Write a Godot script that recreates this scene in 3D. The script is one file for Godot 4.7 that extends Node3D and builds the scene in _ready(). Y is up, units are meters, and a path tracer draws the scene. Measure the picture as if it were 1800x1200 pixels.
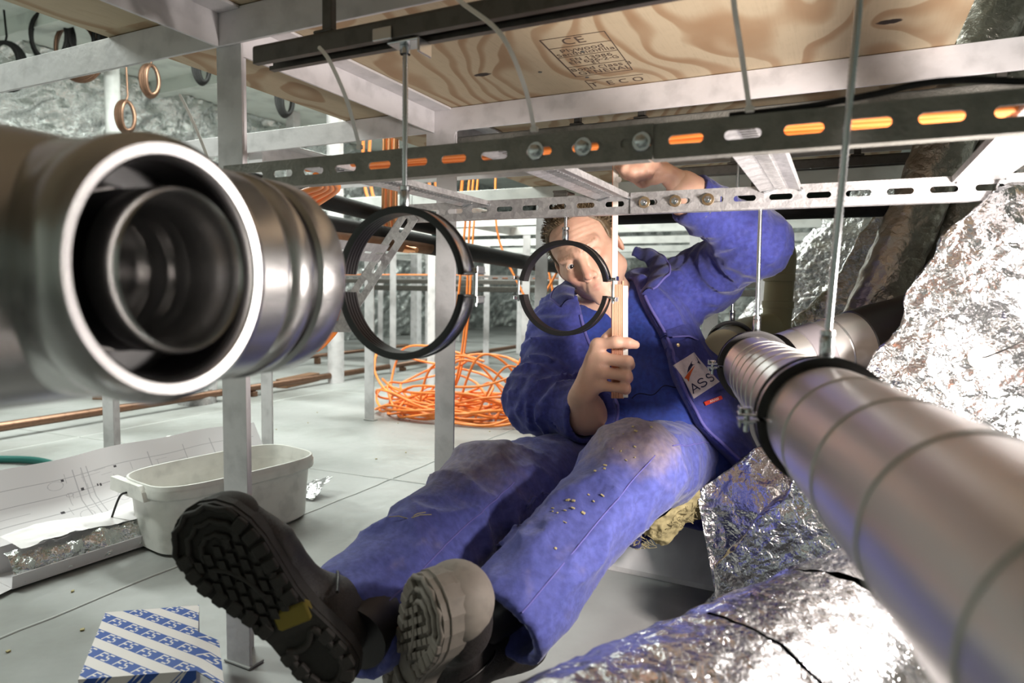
extends Node3D
# A fitter under a raised deck. Axes: x along the cable ladder, y up, P(x, y, depth) with depth going away from the camera.

var used := {}
var M := {}
var tex := {}
var rng := RandomNumberGenerator.new()


func _ready() -> void:
	rng.seed = 11
	set_view()
	make_materials()
	build_room()
	build_deck()
	build_ladder()
	build_hangers()
	build_pipes()
	build_foil()
	build_floor_things()
	build_background()
	build_person()
	build_small()


func set_view() -> void:
	var cam := Camera3D.new()
	cam.name = "camera"
	cam.transform = Transform3D(Basis(Vector3(0.8960, 0.0160, -0.4438), Vector3(-0.0480, 0.9970, -0.0611), Vector3(0.4414, 0.0760, 0.8941)).orthonormalized(), Vector3(0, 0.69, 0))
	cam.fov = 54.4
	cam.near = 0.05
	var lens := CameraAttributesPhysical.new()
	lens.frustum_focal_length = 23.342
	lens.frustum_focus_distance = 1.45
	lens.frustum_near = 0.05
	lens.frustum_far = 60.0
	lens.exposure_aperture = 4.5
	cam.attributes = lens
	add_child(cam)
	cam.current = true
	var around := WorldEnvironment.new()
	around.name = "world"
	var env := Environment.new()
	env.background_mode = Environment.BG_COLOR
	env.background_color = Color(0.30, 0.33, 0.33)
	env.tonemap_mode = Environment.TONE_MAPPER_LINEAR
	env.tonemap_exposure = 1.0
	env.sdfgi_enabled = true
	env.ssao_enabled = true
	env.ssil_enabled = true
	around.environment = env
	add_child(around)
	# the fitter's work lamp, right of the frame behind the cable ladder
	lamp(Vector3(0.31, 0.66, -0.91), Vector3(-0.55, 0.52, -1.50), Vector2(0.13, 0.13), 1.9, Color(1.0, 0.965, 0.94), "work_lamp", "square work lamp on a stand beside the foil covered hull", "")
	# strip lights under the deckhead of the open side, plus one added
	lamp(Vector3(-1.95, 2.32, -3.0), Vector3(-1.95, 0, -3.01), Vector2(0.22, 1.3), 6.0, Color(0.965, 1.0, 0.97), "strip_light", "added strip light above the orange cable heap, brightening the frames further back", "strip lights under the deckhead")  # extra lamp, added to brighten the white frames further back
	for q in [[0.2, "strip light under the deckhead nearest the camera"], [2.4, "second strip light under the deckhead, beyond the hanging coils"], [4.8, "third strip light under the deckhead, above the far tray"], [7.6, "farthest strip light under the deckhead"]]:
		lamp(Vector3(-3.1, 2.32, -q[0]), Vector3(-3.1, 0, -q[0] - 0.01), Vector2(0.22, 1.3), 7.0, Color(0.965, 1.0, 0.97), "strip_light", q[1], "strip lights under the deckhead")


func lamp(at: Vector3, to: Vector3, size: Vector2, energy: float, color: Color, called: String, label: String, group: String) -> void:
	var t := thing(called, label, "lamp", at, 0.0, group)
	t.transform.basis = Basis.looking_at((to - at).normalized(), Vector3.UP if absf((to - at).normalized().y) < 0.9 else Vector3.RIGHT)
	var glow := StandardMaterial3D.new()
	glow.albedo_color = Color(0.9, 0.9, 0.9)
	glow.emission_enabled = true
	glow.emission = color
	glow.emission_energy_multiplier = 3.0
	var case_metal := StandardMaterial3D.new()
	case_metal.albedo_color = Color(0.12, 0.12, 0.12)
	var g := MB.new()
	g.box(Vector3(0, 0, 0.008), Vector3(size.x, size.y, 0.006), Basis(), 0.002)
	put(g, "diffuser", glow, t)
	var b := MB.new()
	b.box(Vector3(0, 0, 0.035), Vector3(size.x + 0.02, size.y + 0.02, 0.045), Basis(), 0.008)
	put(b, "housing", case_metal, t)
	var l := AreaLight3D.new()
	l.name = called + "_light"
	l.area_size = size
	l.light_energy = energy
	l.light_color = color
	l.area_range = 20.0
	l.area_attenuation = 2.0
	l.shadow_enabled = true
	t.add_child(l, true)


# ------------------------------------------------------------------ helpers
func P(x: float, y: float, z: float) -> Vector3:
	return Vector3(x, y, -z)


func numbered(called: String) -> String:
	var k: int = used.get(called, 0)
	used[called] = k + 1
	return called if k == 0 else "%s_%03d" % [called, k]


func tag(o: Node3D, label: String, category: String, group := "", kind := "") -> Node3D:
	if label:
		o.set_meta("label", label)
	if category:
		o.set_meta("category", category)
	if group:
		o.set_meta("group", group)
	if kind:
		o.set_meta("kind", kind)
	return o


func thing(called: String, label: String, category: String, at := Vector3.ZERO, turn := 0.0, group := "") -> Node3D:
	var o := Node3D.new()
	o.name = numbered(called)
	add_child(o)
	o.position = at
	o.rotation.y = turn
	tag(o, label, category, group)
	return o


# commits one mesh; without a parent it is a top-level object
func put(b: MB, called: String, m: Material, parent: Node3D = null, at := Transform3D()) -> MeshInstance3D:
	var o := MeshInstance3D.new()
	o.mesh = b.mesh()
	o.material_override = m
	o.transform = at
	if parent:
		o.name = called
		parent.add_child(o, true)
	else:
		o.name = numbered(called)
		add_child(o)
	return o


func struct(b: MB, called: String, m: Material) -> MeshInstance3D:
	var o := put(b, called, m)
	o.set_meta("kind", "structure")
	return o


class MB:
	var v := PackedVector3Array()
	var n := PackedVector3Array()
	var uv := PackedVector2Array()
	var c := PackedColorArray()
	var i := PackedInt32Array()
	var tint := Color.WHITE

	func vert(p: Vector3, nm: Vector3, t := Vector2.ZERO) -> int:
		v.append(p)
		n.append(nm)
		uv.append(t)
		c.append(tint)
		return v.size() - 1

	func tri(a: int, b: int, d: int) -> void:
		if (v[b] - v[a]).cross(v[d] - v[a]).dot(n[a] + n[b] + n[d]) > 0.0:
			i.append(a); i.append(d); i.append(b)
		else:
			i.append(a); i.append(b); i.append(d)

	func quad(a: int, b: int, d: int, e: int) -> void:
		tri(a, b, d)
		tri(a, d, e)

	func flat(p: Array, nm: Vector3, t := []) -> void:
		var k := []
		for q in p.size():
			k.append(vert(p[q], nm, t[q] if t.size() else Vector2(p[q].x, p[q].z)))
		for q in range(1, p.size() - 1):
			tri(k[0], k[q], k[q + 1])

	func box(at: Vector3, size: Vector3, basis := Basis(), bevel := 0.0) -> void:
		var h := size * 0.5
		var be := minf(bevel, minf(h.x, minf(h.y, h.z)) * 0.9)
		var id := {}
		for sx in [-1, 1]:
			for sy in [-1, 1]:
				for sz in [-1, 1]:
					for a in 3:
						var q := Vector3(sx * (h.x - be), sy * (h.y - be), sz * (h.z - be))
						var nm := Vector3.ZERO
						nm[a] = [sx, sy, sz][a]
						q[a] += nm[a] * be
						id[[sx, sy, sz, a]] = vert(at + basis * q, basis * nm, Vector2(q.x + q.z * 0.5, q.y + q.z * 0.5))
		for a in 3:
			var b: int = (a + 1) % 3
			var d: int = (a + 2) % 3
			for s in [-1, 1]:
				var k := []
				for w in [[-1, -1], [1, -1], [1, 1], [-1, 1]]:
					var key := [0, 0, 0, a]
					key[a] = s
					key[b] = w[0]
					key[d] = w[1]
					k.append(id[key])
				quad(k[0], k[1], k[2], k[3])
			if be > 0.0:
				for s1 in [-1, 1]:
					for s2 in [-1, 1]:
						var k2 := []
						for w in [[-1, b], [1, b], [1, d], [-1, d]]:
							var key := [0, 0, 0, w[1]]
							key[a] = w[0]
							key[b] = s1
							key[d] = s2
							k2.append(id[key])
						quad(k2[0], k2[1], k2[2], k2[3])
		if be > 0.0:
			for sx in [-1, 1]:
				for sy in [-1, 1]:
					for sz in [-1, 1]:
						tri(id[[sx, sy, sz, 0]], id[[sx, sy, sz, 1]], id[[sx, sy, sz, 2]])

	# profile of (radius, height) turned about the y axis of xf
	func lathe(prof: Array, xf := Transform3D(), segs := 32, a0 := 0.0, a1 := TAU) -> void:
		for k in prof.size() - 1:
			var p: Vector2 = prof[k]
			var q: Vector2 = prof[k + 1]
			if p.is_equal_approx(q):
				continue
			var e := (q - p).normalized()
			var np := Vector2(e.y, -e.x)
			var na := np
			var nb := np
			if k > 0:
				var e0: Vector2 = (p - prof[k - 1]).normalized()
				if e0.dot(e) > 0.8:
					na = (np + Vector2(e0.y, -e0.x)).normalized()
			if k < prof.size() - 2:
				var e1: Vector2 = (prof[k + 2] - q).normalized()
				if e1.dot(e) > 0.8:
					nb = (np + Vector2(e1.y, -e1.x)).normalized()
			var base := v.size()
			for s in segs + 1:
				var a := lerpf(a0, a1, float(s) / segs)
				var ca := cos(a)
				var sa := sin(a)
				vert(xf * Vector3(p.x * ca, p.y, p.x * sa), xf.basis * Vector3(na.x * ca, na.y, na.x * sa), Vector2(a / TAU, p.y))
				vert(xf * Vector3(q.x * ca, q.y, q.x * sa), xf.basis * Vector3(nb.x * ca, nb.y, nb.x * sa), Vector2(a / TAU, q.y))
			for s in segs:
				quad(base + 2 * s, base + 2 * s + 1, base + 2 * s + 3, base + 2 * s + 2)

	# swept tube; rad is a number or one number per point
	func tube(path: PackedVector3Array, rad, sides := 8, caps := true) -> void:
		var up := Vector3.UP
		var rings := []
		var m := path.size()
		var along := 0.0
		for k in m:
			var t := (path[mini(k + 1, m - 1)] - path[maxi(k - 1, 0)]).normalized()
			if k == 0 and absf(t.dot(up)) > 0.95:
				up = Vector3.RIGHT
			var s := up.cross(t)
			if s.length() < 0.001:
				s = t.cross(Vector3(0.3, 0.9, 0.2))
			s = s.normalized()
			up = t.cross(s).normalized()
			if k > 0:
				along += path[k].distance_to(path[k - 1])
			var r: float = rad if rad is float else rad[k]
			rings.append(v.size())
			for q in sides + 1:
				var a := TAU * q / sides
				var d := s * cos(a) + up * sin(a)
				vert(path[k] + d * r, d, Vector2(float(q) / sides, along))
		for k in m - 1:
			for q in sides:
				quad(rings[k] + q, rings[k] + q + 1, rings[k + 1] + q + 1, rings[k + 1] + q)
		if caps:
			for e in [0, m - 1]:
				var nm := (path[0] - path[1]).normalized() if e == 0 else (path[m - 1] - path[m - 2]).normalized()
				var cc := vert(path[e], nm)
				var first := v.size()
				for q in sides + 1:
					vert(v[rings[e] + q], nm)
				for q in sides:
					tri(cc, first + q, first + q + 1)

	# polygon in the xy plane of xf, drawn out along +z by depth
	func prism(poly: PackedVector2Array, xf: Transform3D, depth: float, caps := true) -> void:
		var idx := Geometry2D.triangulate_polygon(poly) if caps else PackedInt32Array()
		for side in 2:
			var nm := xf.basis * Vector3(0, 0, 1 if side else -1)
			var base := v.size()
			for q in poly:
				vert(xf * Vector3(q.x, q.y, depth if side else 0.0), nm.normalized(), q)
			for k in range(0, idx.size(), 3):
				tri(base + idx[k], base + idx[k + 1], base + idx[k + 2])
		var turn := -1.0 if Geometry2D.is_polygon_clockwise(poly) else 1.0
		for k in poly.size():
			var p := poly[k]
			var q := poly[(k + 1) % poly.size()]
			var e := (q - p).normalized() * turn
			var nm := (xf.basis * Vector3(e.y, -e.x, 0)).normalized()
			flat([xf * Vector3(p.x, p.y, 0), xf * Vector3(q.x, q.y, 0), xf * Vector3(q.x, q.y, depth), xf * Vector3(p.x, p.y, depth)], nm)

	# grid of points, w by h, with smooth normals; facing tells which way is out
	func grid(p: PackedVector3Array, w: int, h: int, facing := Vector3.UP, uvs := Vector2.ONE, wrap := false) -> void:
		var base := v.size()
		var flip := 0.0
		for y in h:
			for x in w:
				var xa := p[y * w + (x + 1 if x + 1 < w else (1 if wrap else x))]
				var xb := p[y * w + (x - 1 if x > 0 else (w - 2 if wrap else 0))]
				var nm := (xa - xb).cross(p[mini(y + 1, h - 1) * w + x] - p[maxi(y - 1, 0) * w + x])
				flip += nm.dot(facing)
				vert(p[y * w + x], nm.normalized(), Vector2(float(x) / (w - 1), float(y) / (h - 1)) * uvs)
		if flip < 0.0 and not wrap:
			for k in range(base, v.size()):
				n[k] = -n[k]
		for y in h - 1:
			for x in w - 1:
				var a := base + y * w + x
				quad(a, a + 1, a + w + 1, a + w)

	# plate of length l along x and height h along y, front at z 0, with round ended slots
	func slotted(l: float, h: float, thick: float, slots: Array, sl: float, sh: float, xf: Transform3D) -> void:
		var edges := [0.0]
		for k in slots.size() - 1:
			edges.append((slots[k] + slots[k + 1]) * 0.5)
		edges.append(l)
		for k in slots.size():
			var x0: float = edges[k]
			var x1: float = edges[k + 1]
			var cx: float = slots[k]
			var st := PackedVector2Array()
			var re := PackedVector2Array()
			var m := 20
			for q in m:
				var a := TAU * (q + 0.5) / m
				var d := Vector2(cos(a), sin(a))
				st.append(Vector2(cx + signf(d.x) * (sl - sh) * 0.5 + d.x * sh * 0.5, d.y * sh * 0.5))
				var f := minf((x1 - cx if d.x > 0 else cx - x0) / maxf(absf(d.x), 1e-5), h * 0.5 / maxf(absf(d.y), 1e-5))
				re.append(Vector2(cx, 0) + d * f)
			for side in 2:
				var z := -thick * side
				var nm := xf.basis * Vector3(0, 0, 1 - 2 * side)
				for q in m:
					var q2 := (q + 1) % m
					var poly := [st[q], re[q]]
					# the corner of the cell when the two rim points lie on different sides
					if absf(re[q].x - re[q2].x) > 1e-6 and absf(re[q].y - re[q2].y) > 1e-6:
						var onx := absf(absf(re[q].y) - h * 0.5) > 1e-6
						poly.append(Vector2(re[q].x, re[q2].y) if onx else Vector2(re[q2].x, re[q].y))
					poly.append(re[q2])
					poly.append(st[q2])
					var pts := []
					for e in poly:
						pts.append(xf * Vector3(e.x, e.y, z))
					flat(pts, nm)
			for q in m:
				var q2 := (q + 1) % m
				var mid := (st[q] + st[q2]) * 0.5
				var out := Vector2(cx + clampf(mid.x - cx, -(sl - sh) * 0.5, (sl - sh) * 0.5), 0) - mid
				flat([xf * Vector3(st[q].x, st[q].y, 0), xf * Vector3(st[q2].x, st[q2].y, 0), xf * Vector3(st[q2].x, st[q2].y, -thick), xf * Vector3(st[q].x, st[q].y, -thick)], xf.basis * Vector3(out.x, out.y, 0).normalized())
		for s in [-1, 1]:
			flat([xf * Vector3(0, s * h * 0.5, 0), xf * Vector3(l, s * h * 0.5, 0), xf * Vector3(l, s * h * 0.5, -thick), xf * Vector3(0, s * h * 0.5, -thick)], xf.basis * Vector3(0, s, 0))
			var ex := 0.0 if s < 0 else l
			flat([xf * Vector3(ex, -h * 0.5, 0), xf * Vector3(ex, h * 0.5, 0), xf * Vector3(ex, h * 0.5, -thick), xf * Vector3(ex, -h * 0.5, -thick)], xf.basis * Vector3(s, 0, 0))

	func mesh() -> ArrayMesh:
		var a := []
		a.resize(Mesh.ARRAY_MAX)
		a[Mesh.ARRAY_VERTEX] = v
		a[Mesh.ARRAY_NORMAL] = n
		a[Mesh.ARRAY_TEX_UV] = uv
		a[Mesh.ARRAY_COLOR] = c
		a[Mesh.ARRAY_INDEX] = i
		var m := ArrayMesh.new()
		m.add_surface_from_arrays(Mesh.PRIMITIVE_TRIANGLES, a)
		return m


func frame(at: Vector3, ydir: Vector3, hint := Vector3.RIGHT) -> Transform3D:
	var y := ydir.normalized()
	var x := hint - y * hint.dot(y)
	if x.length() < 0.01:
		x = Vector3.FORWARD - y * Vector3.FORWARD.dot(y)
	x = x.normalized()
	return Transform3D(Basis(x, y, x.cross(y)), at)


func curve(pts: Array, step := 6) -> PackedVector3Array:
	var out := PackedVector3Array()
	var m := pts.size()
	for k in m - 1:
		var a: Vector3 = pts[maxi(k - 1, 0)]
		var d: Vector3 = pts[mini(k + 2, m - 1)]
		for s in step:
			out.append((pts[k] as Vector3).cubic_interpolate(pts[k + 1], a, d, float(s) / step))
	out.append(pts[m - 1])
	return out


# ------------------------------------------------------------------ materials
func noise(type: int, freq: float, octaves := 4, sd := 1) -> FastNoiseLite:
	var f := FastNoiseLite.new()
	f.noise_type = type as FastNoiseLite.NoiseType
	f.frequency = freq
	f.fractal_octaves = octaves
	f.seed = sd
	return f


func ntex(f: FastNoiseLite, colors := [], stops := [], normal := 0.0, size := 512) -> NoiseTexture2D:
	var t := NoiseTexture2D.new()
	t.width = size
	t.height = size
	t.seamless = true
	t.noise = f
	if normal > 0.0:
		t.as_normal_map = true
		t.bump_strength = normal
	if colors.size():
		var g := Gradient.new()
		g.offsets = PackedFloat32Array(stops)
		g.colors = PackedColorArray(colors)
		t.color_ramp = g
	return t


func mat(color: Color, rough := 0.6, metal := 0.0) -> StandardMaterial3D:
	var m := StandardMaterial3D.new()
	m.albedo_color = color
	m.roughness = rough
	m.metallic = metal
	return m


func tri_tex(m: StandardMaterial3D, t: Texture2D, scale: float) -> StandardMaterial3D:
	m.albedo_texture = t
	m.uv1_triplanar = true
	m.uv1_world_triplanar = true
	m.uv1_scale = Vector3.ONE * scale
	return m


func tri_bump(m: StandardMaterial3D, t: Texture2D, strength: float, scale := 0.0) -> StandardMaterial3D:
	m.normal_enabled = true
	m.normal_texture = t
	m.normal_scale = strength
	m.uv1_triplanar = true
	m.uv1_world_triplanar = true
	if scale > 0.0:
		m.uv1_scale = Vector3.ONE * scale
	return m


func make_materials() -> void:
	var simplex := FastNoiseLite.TYPE_SIMPLEX_SMOOTH
	var cell := noise(FastNoiseLite.TYPE_CELLULAR, 0.02, 3, 5)
	cell.cellular_return_type = FastNoiseLite.RETURN_DISTANCE2_SUB
	cell.domain_warp_enabled = true
	cell.domain_warp_amplitude = 26.0
	cell.domain_warp_frequency = 0.02
	tex.crumple = ntex(cell, [], [], 9.0)
	var ridge := noise(simplex, 0.012, 5, 9)
	ridge.fractal_type = FastNoiseLite.FRACTAL_RIDGED
	tex.fine = ntex(noise(simplex, 0.09, 4, 3), [], [], 3.0, 256)
	tex.worn = ntex(noise(simplex, 0.008, 6, 4), [Color(0.90, 0.90, 0.90), Color(0.985, 0.985, 0.985), Color(1, 1, 1)], [0.2, 0.5, 0.75])
	var spang := noise(FastNoiseLite.TYPE_CELLULAR, 0.025, 2, 8)
	spang.cellular_return_type = FastNoiseLite.RETURN_CELL_VALUE
	tex.spangle = ntex(spang, [Color(0.82, 0.82, 0.82), Color(1, 1, 1)], [0.1, 0.9])
	tex.floor = ntex(noise(simplex, 0.005, 6, 14), [Color(0.84, 0.84, 0.83), Color(0.93, 0.935, 0.93), Color(0.98, 0.98, 0.98), Color(1, 1, 1)], [0.2, 0.42, 0.6, 0.9])
	var weave := Image.create(32, 32, false, Image.FORMAT_RGB8)
	for y in 32:
		for x in 32:
			var k := 0.5 + 0.5 * sin((x + y) * TAU / 8.0)
			weave.set_pixel(x, y, Color.WHITE * (0.35 + 0.6 * k))
	weave.bump_map_to_normal_map(3.0)
	tex.weave = ImageTexture.create_from_image(weave)
	var cloth_mottle := ntex(noise(simplex, 0.02, 5, 21), [Color(0.80, 0.80, 0.84), Color(1, 1, 1)], [0.3, 0.7])

	M.paint = tri_tex(mat(Color(0.83, 0.815, 0.82), 0.5), tex.worn, 2.2)
	tri_bump(M.paint, tex.fine, 0.08)
	M.white_paint = tri_tex(mat(Color(0.92, 0.92, 0.91), 0.5), tex.worn, 1.3)
	M.deckhead = tri_tex(mat(Color(0.88, 0.90, 0.875), 0.6), tex.worn, 0.7)
	M.floor = tri_tex(mat(Color(0.60, 0.60, 0.595), 0.42), tex.floor, 0.55)
	tri_bump(M.floor, tex.fine, 0.08)
	M.weld = mat(Color(0.62, 0.62, 0.61), 0.45)
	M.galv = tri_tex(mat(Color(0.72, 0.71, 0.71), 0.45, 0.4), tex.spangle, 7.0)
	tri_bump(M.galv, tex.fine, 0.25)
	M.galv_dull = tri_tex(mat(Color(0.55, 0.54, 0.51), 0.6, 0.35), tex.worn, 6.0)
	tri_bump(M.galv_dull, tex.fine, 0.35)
	M.dark_steel = tri_tex(mat(Color(0.36, 0.345, 0.325), 0.5, 0.4), tex.worn, 8.0)
	M.zinc = mat(Color(0.80, 0.81, 0.82), 0.25, 1.0)
	M.zinc_warm = mat(Color(0.86, 0.76, 0.62), 0.32, 1.0)
	M.inox = mat(Color(0.74, 0.735, 0.73), 0.27, 0.95)
	M.inox_pipe = mat(Color(0.80, 0.785, 0.77), 0.34, 0.9)
	M.rib = mat(Color(0.80, 0.79, 0.77), 0.4, 0.3)
	M.rubber = mat(Color(0.085, 0.072, 0.078), 0.42)
	M.black = mat(Color(0.045, 0.038, 0.034), 0.75)
	tri_bump(M.black, tex.fine, 0.4, 9.0)
	M.foil = tri_bump(mat(Color(0.82, 0.82, 0.825), 0.20, 1.0), tex.crumple, 1.0, 2.2)
	M.foil_soft = tri_bump(mat(Color(0.86, 0.87, 0.865), 0.26, 1.0), tex.crumple, 1.2, 1.5)
	M.foil_shaded = tri_bump(mat(Color(0.62, 0.60, 0.57), 0.34, 0.95), tex.crumple, 0.8, 3.0)  # darker copy of the foil, shade on the pipes put into the colour
	M.orange = mat(Color(0.97, 0.55, 0.24), 0.42)
	M.copper = mat(Color(0.93, 0.66, 0.47), 0.35, 0.9)
	M.copper_old = tri_tex(mat(Color(0.50, 0.38, 0.31), 0.4, 0.8), tex.worn, 9.0)
	M.teal = mat(Color(0.02, 0.36, 0.33), 0.5)
	M.tie = mat(Color(0.92, 0.90, 0.88), 0.4)
	M.tie.backlight_enabled = true
	M.tie.backlight = Color(0.3, 0.3, 0.28)
	M.plastic = tri_tex(mat(Color(0.90, 0.89, 0.87), 0.4), tex.worn, 3.0)
	M.plastic.backlight_enabled = true
	M.plastic.backlight = Color(0.25, 0.24, 0.23)
	M.wire = mat(Color(0.16, 0.155, 0.15), 0.4, 0.8)
	M.paper = mat(Color(0.88, 0.86, 0.865), 0.8)
	M.card = mat(Color(0.85, 0.83, 0.84), 0.8)
	M.ink = mat(Color(0.42, 0.40, 0.41), 0.9)
	M.dark_ink = mat(Color(0.33, 0.27, 0.23), 0.95)
	M.wool = tri_tex(mat(Color(0.66, 0.61, 0.45), 0.95), tex.worn, 12.0)
	M.pvc = mat(Color(0.62, 0.59, 0.47), 0.45)
	M.tape_grey = mat(Color(0.38, 0.36, 0.37), 0.42)
	M.tape_black = mat(Color(0.11, 0.10, 0.105), 0.4)
	M.wood = tri_tex(mat(Color(0.45, 0.32, 0.22), 0.8), tex.worn, 5.0)
	M.grey_panel = tri_tex(mat(Color(0.90, 0.89, 0.89), 0.4), tex.worn, 2.0)

	M.jacket = tri_tex(mat(Color(0.165, 0.185, 0.56), 0.85), cloth_mottle, 6.0)
	tri_bump(M.jacket, tex.fine, 0.22)
	M.jacket.vertex_color_use_as_albedo = true
	M.jacket.rim_enabled = true
	M.jacket.rim = 0.35
	M.jacket.rim_tint = 0.6
	M.bib = M.jacket.duplicate()
	M.bib.albedo_color = Color(0.11, 0.165, 0.56)
	M.trousers = M.jacket.duplicate()
	M.trousers.albedo_color = Color(0.19, 0.225, 0.60)
	M.cloth_dark = mat(Color(0.05, 0.055, 0.16), 0.9)
	M.piping = mat(Color(0.36, 0.34, 0.60), 0.85)
	M.skin = mat(Color(0.90, 0.70, 0.60), 0.5)
	M.skin.vertex_color_use_as_albedo = true
	M.skin.subsurf_scatter_enabled = true
	M.skin.subsurf_scatter_strength = 0.12
	tri_bump(M.skin, tex.fine, 0.25, 14.0)
	M.hair = mat(Color(0.34, 0.27, 0.19), 0.55)
	M.hair.vertex_color_use_as_albedo = true
	M.eye_white = mat(Color(0.82, 0.78, 0.75), 0.2)
	M.iris = mat(Color(0.22, 0.20, 0.22), 0.2)
	M.pupil = mat(Color(0.02, 0.02, 0.02), 0.15)
	M.leather = tri_tex(mat(Color(0.12, 0.10, 0.095), 0.6), tex.worn, 9.0)
	tri_bump(M.leather, tex.fine, 0.6)
	M.sole = tri_tex(mat(Color(0.145, 0.128, 0.112), 0.75), tex.worn, 14.0)
	tri_bump(M.sole, tex.fine, 0.5)
	M.sole_lit = tri_tex(mat(Color(0.46, 0.43, 0.395), 0.7), tex.worn, 10.0)  # lit copy of the sole rubber, light put into the colour
	M.mustard = mat(Color(0.42, 0.37, 0.11), 0.85)
	M.badge = tri_tex(mat(Color(0.84, 0.80, 0.81), 0.7), tex.worn, 12.0)
	M.navy = mat(Color(0.05, 0.06, 0.24), 0.7)
	M.badge_orange = mat(Color(0.75, 0.30, 0.07), 0.7)
	M.red_label = mat(Color(0.80, 0.20, 0.11), 0.7)
	M.white_thread = mat(Color(0.90, 0.86, 0.84), 0.7)
	M.rule_white = mat(Color(0.92, 0.90, 0.87), 0.55)
	M.rule_edge = mat(Color(0.86, 0.62, 0.50), 0.6)
	M.blue_print = mat(Color(0.13, 0.30, 0.62), 0.7)


# ------------------------------------------------------------------ the setting
func build_room() -> void:
	var b := MB.new()
	b.box(P(-3.2, -0.03, 5.4), Vector3(10.4, 0.06, 16.0))
	var fl := struct(b, "floor", M.floor)
	# raised weld seams between the floor plates
	for s in [[P(-1.432, 0.0, 0.2), P(-1.44, 0.0, 3.6)], [P(-3.05, 0.0, 0.2), P(-3.05, 0.0, 9.0)], [P(-5.2, 0, 1.6), P(-1.2, 0, 1.95)], [P(-5.2, 0, 3.3), P(-0.7, 0, 3.55)], [P(-0.62, 0, 0.2), P(-0.62, 0, 1.5)]]:
		var w := MB.new()
		var path := PackedVector3Array()
		var m := 60
		for k in m + 1:
			path.append((s[0] as Vector3).lerp(s[1], float(k) / m) + Vector3(rng.randf_range(-0.003, 0.003), -0.001, rng.randf_range(-0.003, 0.003)))
		w.tube(path, 0.0045, 6)
		put(w, "weld_seam", M.weld, fl)
	b = MB.new()
	b.box(P(-3.2, 2.43, 5.4), Vector3(10.4, 0.06, 16.0))
	var ce := struct(b, "ceiling", M.deckhead)
	for z in [1.3, 2.53, 3.8, 5.6, 7.8]:
		b = MB.new()
		b.box(P(-5.2, 2.36, z), Vector3(6.0, 0.13, 0.014), Basis(), 0.003)
		b.box(P(-5.2, 2.30, z + 0.04), Vector3(6.0, 0.014, 0.10), Basis(), 0.003)
		put(b, "deck_beam", M.deckhead, ce)
	b = MB.new()
	b.box(P(-8.3, 1.2, 5.4), Vector3(0.2, 2.5, 16.0))
	struct(b, "wall_left", M.deckhead)
	b = MB.new()
	b.box(P(-3.2, 1.2, 13.3), Vector3(10.4, 2.5, 0.2))
	struct(b, "wall_back", M.deckhead)
	b = MB.new()
	b.box(P(-3.2, 1.2, -2.5), Vector3(10.4, 2.5, 0.2))
	struct(b, "wall_front", M.deckhead)
	b = MB.new()
	b.box(P(1.75, 1.2, 5.4), Vector3(0.2, 2.5, 16.0))
	struct(b, "wall_right", M.deckhead)


# ------------------------------------------------------------------ raised deck
func ply_texture() -> ImageTexture:
	var w := 1024
	var h := 512
	var im := Image.create(w, h, false, Image.FORMAT_RGB8)
	var warp := noise(FastNoiseLite.TYPE_SIMPLEX_SMOOTH, 1.0, 3, 31)
	var fine := noise(FastNoiseLite.TYPE_SIMPLEX_SMOOTH, 1.0, 2, 32)
	var knots := [Vector2(-0.723, 1.296), Vector2(0.05, 1.329), Vector2(-0.30, 0.95)]
	for y in h:
		var pz := 0.80 + 0.72 * y / h
		for x in w:
			var px := -1.30 + 1.5 * x / w
			# broad lobes of late wood that run along z, bent round the knots
			var f := px * 11.0 + 3.6 * warp.get_noise_2d(px * 1.6, pz * 0.9) + 0.35 * warp.get_noise_2d(px * 5.0 + 20.0, pz * 2.2)
			var dark := 0.0
			for k in knots.size():
				var q: Vector2 = Vector2(px, pz) - knots[k]
				var d := sqrt(q.x * q.x * 2.2 + q.y * q.y)
				f += 1.1 * exp(-d * 9.0) * (1.0 if k != 1 else 1.4)
				dark = maxf(dark, 1.0 - smoothstep(0.010, 0.015, sqrt(q.x * q.x * 0.45 + q.y * q.y * 1.6) + 0.002 * fine.get_noise_2d(px * 90.0, pz * 90.0)) if k < 2 else 0.0)
			var s := fposmod(f, 1.0)
			var band := smoothstep(0.42, 0.50, s) * (1.0 - smoothstep(0.62, 0.98, s))
			var grain := fine.get_noise_2d(px * 170.0, pz * 6.0) * 0.5 + fine.get_noise_2d(px * 30.0 + 9.0, pz * 30.0) * 0.3
			var c := Color(0.715, 0.65, 0.545).lerp(Color(0.575, 0.455, 0.335), band * (0.75 + 0.25 * warp.get_noise_2d(px * 5.0, pz * 5.0)))
			c = c.lerp(Color(0.55, 0.47, 0.37), clampf(grain * 0.32, 0.0, 1.0))
			c = c.lerp(Color(0.15, 0.10, 0.075), dark)
			im.set_pixel(x, y, c)
	return ImageTexture.create_from_image(im)


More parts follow.
